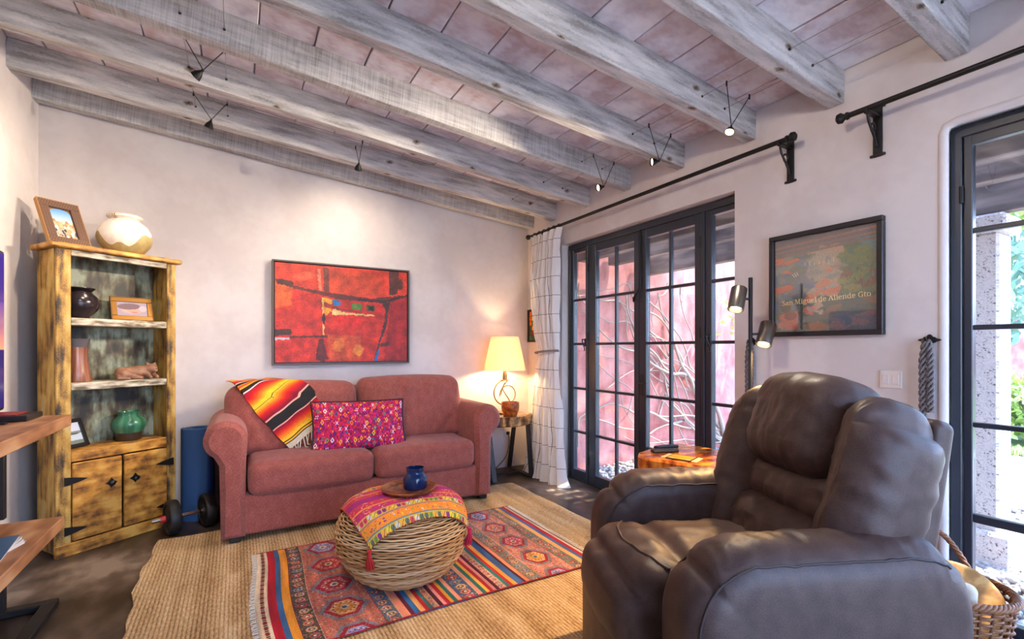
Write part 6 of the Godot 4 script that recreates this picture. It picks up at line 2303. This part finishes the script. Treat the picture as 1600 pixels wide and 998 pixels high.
func build_window_side() -> void:
	var g: G
	# wicker basket
	var C := Vector3(2.26, 0.0, -0.685)
	var o := thing("wicker_basket", "brown wicker basket with a twisted handle behind the recliner", "basket", C)
	var R := func(y: float) -> float: return lerpf(0.118, 0.16, pow(y / 0.3, 0.8))
	g = G.new()
	g.lathe(PackedVector2Array([Vector2(0, 0.003), Vector2(0.118, 0.003), Vector2(0.118, 0.014), Vector2(0, 0.014)]), 32)
	part(o, "bottom", g, M.wicker_stake)
	for k in 26:
		var a := TAU * k / 26.0
		g = G.new()
		var line := PackedVector3Array()
		for i in 7:
			var y := 0.005 + 0.28 * i / 6.0
			var r: float = R.call(y)
			line.append(Vector3(cos(a) * r, y, sin(a) * r))
		g.tube(line, 0.005, 6)
		part(o, "stake", g, M.wicker_stake)
	g = G.new()
	for i in 21:
		var y := 0.014 + i * 0.0125
		var r: float = R.call(y)
		var line := PackedVector3Array()
		for k in 104:
			var a := TAU * k / 104.0
			var rr := r + 0.0075 * sin(a * 13.0 + PI * (i % 2))
			line.append(Vector3(cos(a) * rr, y + 0.0015 * sin(a * 4.0 + i), sin(a) * rr))
		g.tube(line, 0.0044, 5, true)
	var w := part(o, "woven_strands", g, M.wicker_brown)
	w.set_meta("kind", "stuff")
	g = G.new()
	var rim := PackedVector3Array()
	for k in 120:
		var a := TAU * k / 120.0
		rim.append(Vector3(cos(a) * 0.162, 0.286, sin(a) * 0.162))
	twisted(g, rim, 4, 0.008, 0.007, 16.0, true)
	part(o, "rim", g, M.wicker_brown)
	g = G.new()
	var hc := []
	for k in 9:
		var an := deg_to_rad(lerpf(2.0, -84.0, k / 8.0))
		hc.append(Vector3(cos(an) * 0.162, 0.286 + 0.15 * sin(PI * k / 8.0), sin(an) * 0.162))
	twisted(g, catmull(hc, 8), 3, 0.0055, 0.0055, 8.0)
	part(o, "handle", g, M.wicker_brown)
	o = thing("round_board", "round yellowish wooden board leaning inside the wicker basket", "board", C + Vector3(-0.005, 0.232, 0.0))
	var bn := Vector3(-0.72, 0.6, 0.3).normalized()
	var bx := bn.cross(Vector3.UP).normalized()
	o.basis = Basis(bx, bn, bx.cross(bn))
	g = G.new()
	g.lathe(PackedVector2Array([Vector2(0, -0.006), Vector2(0.138, -0.006), Vector2(0.143, -0.002), Vector2(0.143, 0.004), Vector2(0.139, 0.007), Vector2(0.13, 0.0075), Vector2(0, 0.0075)]), 48)
	part(o, "disc", g, tmat(ramp_image(256, 256, noise_map(256, 256, [[1, 1, 0.02, 7, 1.0, 4]]), [[0.0, rgb(168, 118, 62)], [1.0, rgb(206, 158, 92)]], 0.3, 0.7), 2.0, 0.5))
	o = thing("folded_throw", "cream folded throw tucked in the wicker basket by the recliner", "throw", C + Vector3(-0.096, 0.232, 0.02), 0.3)
	g = G.new()
	g.soft(Vector3(0.05, 0.2, 0.13), 0.022, 6, func(p: Vector3) -> Vector3: return p + Vector3(0.006 * sin(p.y * 30.0), 0.01 * cos(p.z * 22.0), 0.006 * sin(p.y * 18.0)))
	part(o, "fold", g, mat(rgb(206, 194, 172), 0.95))

	# orange slab side table with remotes and coaster
	o = thing("slab_side_table", "glossy orange live-edge slab side table beside the recliner", "side table", Vector3(2.2, 0, -1.8))
	var po := PackedVector2Array([Vector2(-0.255, -0.13), Vector2(-0.2, -0.19), Vector2(-0.08, -0.235), Vector2(0.06, -0.26), Vector2(0.2, -0.25), Vector2(0.25, -0.16), Vector2(0.26, 0.0), Vector2(0.25, 0.16), Vector2(0.2, 0.28), Vector2(0.06, 0.3), Vector2(-0.06, 0.285), Vector2(-0.15, 0.23), Vector2(-0.175, 0.16), Vector2(-0.2, 0.1), Vector2(-0.235, 0.0), Vector2(-0.262, -0.07)])
	var fine := PackedVector2Array()
	for i in po.size():
		for k in 3:
			var p := po[i].cubic_interpolate(po[(i + 1) % po.size()], po[(i - 1 + po.size()) % po.size()], po[(i + 2) % po.size()], k / 3.0)
			fine.append(p * (1.0 + 0.012 * sin(i * 2.1 + k * 1.9)))
	g = G.new()
	g.xf = Transform3D(Basis(Vector3.RIGHT, PI / 2), Vector3(0, 0.552, 0))
	g.extrude(fine, 0.0, 0.085, 0.014, true)
	part(o, "slab_top", g, M.slab_orange)
	for p in [Vector2(-0.16, -0.1), Vector2(0.17, -0.15), Vector2(-0.05, 0.2), Vector2(0.17, 0.18)]:
		g = G.new()
		g.box(Vector3(p.x, 0.234, p.y), Vector3(0.03, 0.466, 0.03), 0.003)
		part(o, "leg", g, M.black_steel)
	var rl := ["black remote control on the orange table, closer to the coaster", "black remote control on the orange table, closer to the doors"]
	for k in 2:
		o = thing("remote_control", rl[k], "remote", [Vector3(2.13, 0.5525, -1.915), Vector3(2.22, 0.5525, -1.985)][k], [1.2, 1.45][k], "remotes on the orange table")
		g = G.new()
		g.xf.origin = Vector3(0, 0.009, 0)
		g.soft(Vector3(0.045, 0.018, 0.16), 0.008, 3)
		var b := part(o, "case", g, M.black)
		g = G.new()
		for i in 6:
			for j in 3:
				g.box(Vector3(-0.012 + j * 0.012, 0.0187, -0.06 + i * 0.02), Vector3(0.007, 0.002, 0.007), 0.0005)
		part(b, "buttons", g, mat(rgb(70, 68, 72), 0.5))
	o = thing("woven_coaster", "small yellow woven coaster with pale fringes on the orange table", "coaster", Vector3(2.09, 0.5525, -1.76), 0.35)
	g = G.new()
	g.box(Vector3(0, 0.0035, 0), Vector3(0.12, 0.006, 0.14), 0.0015)
	part(o, "border", g, mat(rgb(60, 44, 32), 0.9))
	g = G.new()
	g.box(Vector3(0, 0.0072, 0), Vector3(0.1, 0.0015, 0.12))
	var im := canvas(64, 64, rgb(226, 160, 30))
	im.fill_rect(Rect2i(0, 20, 64, 10), rgb(190, 60, 30)); im.fill_rect(Rect2i(20, 34, 30, 8), rgb(230, 200, 160)); im.fill_rect(Rect2i(0, 52, 64, 6), rgb(196, 90, 30))
	part(o, "weave", g, tmat(im, 8.0, 0.9))
	g = G.new()
	for s in [-1.0, 1.0]:
		for k in 16:
			var x := -0.055 + k * 0.0073
			g.tube(pts([Vector3(x, 0.004, s * 0.068), Vector3(x + 0.002, 0.003, s * 0.082), Vector3(x, 0.0022, s * 0.096)]), 0.0022, 4)
	part(o, "fringe", g, mat(rgb(226, 196, 150), 0.9))

	# two-headed reading lamp
	o = thing("floor_lamp", "black pole floor lamp with two brushed metal spot heads", "floor lamp", Vector3(2.26, 0, -1.474))
	g = G.new()
	g.lathe(PackedVector2Array([Vector2(0, 0), Vector2(0.13, 0), Vector2(0.13, 0.012), Vector2(0.02, 0.018), Vector2(0, 0.018)]), 32)
	part(o, "base", g, M.black_steel)
	g = G.new()
	g.box(Vector3(0, 0.76, 0), Vector3(0.016, 1.5, 0.016), 0.002)
	part(o, "pole", g, M.black_steel)
	var right := Vector3(0.8646, 0, 0.5024)
	var toward := Vector3(-0.5024, 0, 0.8646)
	for h in [[1.40, -1.0, Vector3(-0.30, -0.90, 0.0)], [1.222, 1.0, Vector3(-0.36, -0.86, 0.0)]]:
		var s: float = h[1]
		var hp := Vector3(0, h[0], 0) + right * s * 0.072 + toward * 0.012
		var ax = (right * h[2].x + Vector3(0, h[2].y, 0) + toward * 0.3).normalized()
		g = G.new()
		g.tube(pts([Vector3(0, h[0], 0), hp - right * s * 0.03]), 0.006, 8)
		var armp := part(o, "arm", g, M.black_steel)
		var up = -ax
		var sx = up.cross(Vector3.BACK).normalized()
		g = G.new()
		g.xf = Transform3D(Basis(sx, up, sx.cross(up)), hp)
		g.lathe(PackedVector2Array([Vector2(0, 0.062), Vector2(0.034, 0.062), Vector2(0.038, 0.058), Vector2(0.038, -0.062), Vector2(0.034, -0.062), Vector2(0.033, -0.03), Vector2(0, -0.025)]), 28)
		part(o, "lamp_head", g, M.steel)
		g = G.new()
		g.xf = Transform3D(Basis(sx, up, sx.cross(up)), hp)
		g.lathe(PackedVector2Array([Vector2(0, -0.05), Vector2(0.026, -0.048), Vector2(0.026, -0.04), Vector2(0, -0.04)]), 20)
		part(o, "bulb", g, M.bulb)
		var li := SpotLight3D.new()
		li.light_color = Color(1.0, 0.78, 0.5)
		li.light_energy = READ_E
		li.light_size = 0.024
		li.spot_range = 10.0
		li.spot_angle = 48.0
		li.spot_angle_attenuation = 0.8
		li.spot_attenuation = 2.0
		li.shadow_enabled = true
		li.name = "head_light"
		o.add_child(li, true)
		li.position = hp + ax * 0.064
		li.basis = Basis.looking_at(ax, Vector3.RIGHT)

	# framed picture with painted lettering
	o = thing("street_picture", "black-framed glazed town picture with gold lettering beside the doors", "picture", Vector3(XW, 1.478, -1.251), -PI / 2)
	var hw := 0.26
	var hh := 0.266
	g = G.new()
	g.box(Vector3(0, hh - 0.012, 0.017), Vector3(hw * 2, 0.024, 0.032), 0.002)
	g.box(Vector3(0, -hh + 0.012, 0.017), Vector3(hw * 2, 0.024, 0.032), 0.002)
	for s in [-1.0, 1.0]:
		g.box(Vector3(s * (hw - 0.012), 0, 0.017), Vector3(0.024, hh * 2 - 0.048, 0.032), 0.002)
	part(o, "frame", g, mat(rgb(26, 24, 30), 0.35))
	g = G.new()
	var a := hw - 0.023
	var b := hh - 0.023
	g.quad(Vector3(-a, -b, 0.012), Vector3(a, -b, 0.012), Vector3(a, b, 0.012), Vector3(-a, b, 0.012), Vector3.BACK)
	part(o, "print", g, tmat(street_picture(), 1.0, 0.6))
	var tm := TextMesh.new()
	var sf := SystemFont.new()
	sf.font_names = PackedStringArray(["Droid Serif"])
	sf.font_italic = true
	tm.font = sf
	tm.text = "San Miguel de Allende Gto"
	tm.font_size = 32
	tm.pixel_size = 0.00102
	tm.depth = 0.0012
	var gold := mat(rgb(250, 226, 150), 0.5)
	var tx := part(o, "lettering", tm, gold, Vector3(0.005, -0.085, 0.0135))
	tx.rotation.z = deg_to_rad(2.0)
	g = G.new()
	g.box(Vector3(0, 0, 0.0195), Vector3(a * 2, b * 2, 0.003))
	part(o, "glass", g, M.pane)

# ------------------------------------------------------------------ cable lights
func track_head(label: String, at: Vector3, aim: Vector3, ca: Vector3, cb: Vector3, energy: float, angle: float) -> void:
	var o := thing("cable_spotlight", label, "spotlight", at, 0.0, "ceiling cable spotlights")
	var d := (aim - at).normalized()
	var up := -d
	var sx := up.cross(Vector3(0.3, 0.1, 1.0)).normalized()
	var B := Basis(sx, up, sx.cross(up))
	var g := G.new()
	g.xf = Transform3D(B, Vector3.ZERO)
	g.lathe(PackedVector2Array([Vector2(0, 0.02), Vector2(0.008, 0.02), Vector2(0.01, 0.014), Vector2(0.018, 0.002), Vector2(0.025, -0.022), Vector2(0.0235, -0.022), Vector2(0.016, 0.0), Vector2(0, 0.006)]), 20)
	part(o, "reflector", g, M.iron)
	g = G.new()
	g.xf = Transform3D(B, Vector3.ZERO)
	g.lathe(PackedVector2Array([Vector2(0, -0.016), Vector2(0.02, -0.014), Vector2(0.019, -0.011), Vector2(0, -0.008)]), 16)
	part(o, "bulb", g, M.bulb)
	g = G.new()
	var top := B * Vector3(0, 0.03, 0)
	g.tube(pts([B * Vector3(0, 0.018, 0), top]), 0.006, 6)
	g.tube(pts([top, ca - at]), 0.0022, 5)
	g.tube(pts([top, cb - at]), 0.0022, 5)
	for c in [ca, cb]:
		g.tube(pts([c - at + Vector3(0, 0.01, 0), c - at - Vector3(0, 0.014, 0)]), 0.0045, 6)
	part(o, "hanger", g, M.iron)
	var li := SpotLight3D.new()
	li.light_color = Color(1.0, 0.92, 0.82)
	li.light_energy = energy
	li.light_size = 0.022
	li.spot_range = 12.0
	li.spot_angle = angle
	li.spot_angle_attenuation = 1.0
	li.spot_attenuation = 2.0
	li.shadow_enabled = true
	li.name = "spot_light"
	o.add_child(li)
	li.position = d * 0.026
	li.basis = Basis.looking_at(d, Vector3.RIGHT)

func build_tracks() -> void:
	var g: G
	var runs := [[-0.05, "left-hand cable of the pair nearer the bookcase"], [-0.22, "cable closest to the bookcase wall"], [2.05, "cable of the door-side pair farther from the doors"], [2.23, "cable closest to the French doors"]]
	var cy := func(x: float) -> float: return ceil_y(x) - 0.085
	var labels := ["taut thin lighting cable over the sofa end, inner one by the bookcase", "taut thin lighting cable over the console, outer one by the side wall", "taut thin lighting cable along the doors, inner of the pair", "taut thin lighting cable along the doors, closest to the wall"]
	for k in 4:
		var x: float = runs[k][0]
		var o := thing("lighting_cable", labels[k], "cable", Vector3(x, cy.call(x), 0), 0.0, "ceiling lighting cables")
		g = G.new()
		g.tube(pts([Vector3(0, 0, -3.54), Vector3(0, 0, 0.15)]), 0.0018, 5)
		part(o, "wire", g, M.wire)
		g = G.new()
		for b in BEAMS:
			if b < -3.8: continue
			g.tube(pts([Vector3(0, 0, b + 0.036), Vector3(0, 0, b + 0.044)]), 0.006, 8)
			g.tube(pts([Vector3(0, 0, b - 0.036), Vector3(0, 0, b - 0.044)]), 0.006, 8)
		part(o, "grommet", g, M.iron)
	for k in 2:
		var z: float = [-3.42, -3.3][k]
		var o := thing("lighting_cable", ["thin crosswise lighting cable over the sofa, nearer the painting", "thin crosswise lighting cable over the sofa, farther from the painting"][k], "cable", Vector3(0, 0, z), 0.0, "ceiling lighting cables")
		g = G.new()
		g.tube(pts([Vector3(-0.05, cy.call(-0.05), 0), Vector3(2.05, cy.call(2.05), 0)]), 0.0018, 5)
		part(o, "wire", g, M.wire)
	var L := func(x: float, z: float) -> Vector3: return Vector3(x, cy.call(x), z)
	track_head("cable spotlight turned towards the side wall, beyond the third beam", Vector3(-0.163, 2.50, -2.79), Vector3(-1.04, 1.75, -3.4), L.call(-0.05, -2.75), L.call(-0.22, -2.75), SPOT_E * 0.75, 40.0)
	track_head("cable spotlight aimed down at the bookcase", Vector3(-0.14, 2.49, -3.36), Vector3(-0.62, 1.0, -3.7), L.call(-0.05, -3.34), L.call(-0.22, -3.34), SPOT_E * 0.45, 30.0)
	track_head("cable spotlight hanging above the red painting", Vector3(0.724, 2.40, -3.35), Vector3(0.76, 1.75, -4.0), L.call(0.72, -3.42), L.call(0.74, -3.3), SPOT_E * 0.3, 62.0)
	track_head("lit cable spotlight near the doors, farthest of three", Vector3(2.14, 2.245, -2.487), Vector3(-1.0, 1.3, -3.0), L.call(2.05, -2.45), L.call(2.23, -2.45), SPOT_E * 2.2, 36.0)
	track_head("lit cable spotlight near the doors, middle of three", Vector3(2.14, 2.255, -2.0), Vector3(-1.0, 1.7, -3.4), L.call(2.05, -1.96), L.call(2.23, -1.96), SPOT_E * 2.4, 34.0)
	track_head("lit cable spotlight near the doors, closest to the recliner", Vector3(2.14, 2.245, -1.505), Vector3(1.0, 0.4, -1.2), L.call(2.05, -1.46), L.call(2.23, -1.46), SPOT_E, 42.0)
	track_head("cable spotlight over the viewer aimed at the sofa", Vector3(-0.14, 2.49, -1.4), Vector3(0.8, 0.7, -3.6), L.call(-0.05, -1.38), L.call(-0.22, -1.38), SPOT_E * 1.3, 46.0)
	track_head("cable spotlight over the viewer aimed at the town picture", Vector3(-0.14, 2.49, -0.95), Vector3(2.5, 1.5, -1.6), L.call(-0.05, -0.93), L.call(-0.22, -0.93), SPOT_E * 0.8, 46.0)

# ------------------------------------------------------------------
const LAMP_E := 0.5
const READ_E := 1.0
const SPOT_E := 1.65

func _ready() -> void:
	# camera: level, 94 degrees wide, lens shifted up a little
	var cam := Camera3D.new()
	cam.name = "camera"
	add_child(cam)
	cam.projection = Camera3D.PROJECTION_FRUSTUM
	cam.near = 0.05
	cam.far = 100.0
	cam.size = 2.0 * 0.05 * 499.0 / 740.0
	cam.frustum_offset = Vector2(0, 0.05 * 45.0 / 740.0)
	cam.position = Vector3(0, 1.15, 0)
	cam.rotation.y = -atan2(430.0, 740.0)
	cam.current = true
	# sky and sun
	var we := WorldEnvironment.new()
	we.name = "environment"
	var e := Environment.new()
	e.background_mode = Environment.BG_SKY
	var sky := Sky.new()
	var ps := ProceduralSkyMaterial.new()
	ps.sky_top_color = rgb(134, 174, 236)
	ps.sky_horizon_color = rgb(208, 224, 250)
	ps.ground_bottom_color = rgb(120, 112, 104)
	ps.ground_horizon_color = rgb(190, 186, 180)
	ps.sky_energy_multiplier = 3.0
	ps.ground_energy_multiplier = 1.0
	sky.sky_material = ps
	e.sky = sky
	e.tonemap_mode = Environment.TONE_MAPPER_LINEAR
	e.tonemap_exposure = 1.4
	e.sdfgi_enabled = true
	e.ssao_enabled = true
	e.ssil_enabled = true
	we.environment = e
	add_child(we)
	var sun := DirectionalLight3D.new()
	sun.name = "sun"
	sun.light_color = Color(1.0, 0.95, 0.86)
	sun.light_energy = 4.0
	sun.light_angular_distance = 0.6
	sun.shadow_enabled = true
	add_child(sun)
	sun.look_at_from_position(Vector3(3.0, 7.0, 1.3), Vector3.ZERO)

	make_materials()
	build_room()
	build_garden()
	build_rugs()
	build_sofa()
	build_bookcase()
	build_curtains()
	build_recliner()
	build_window_side()
	build_console()
	build_tracks()
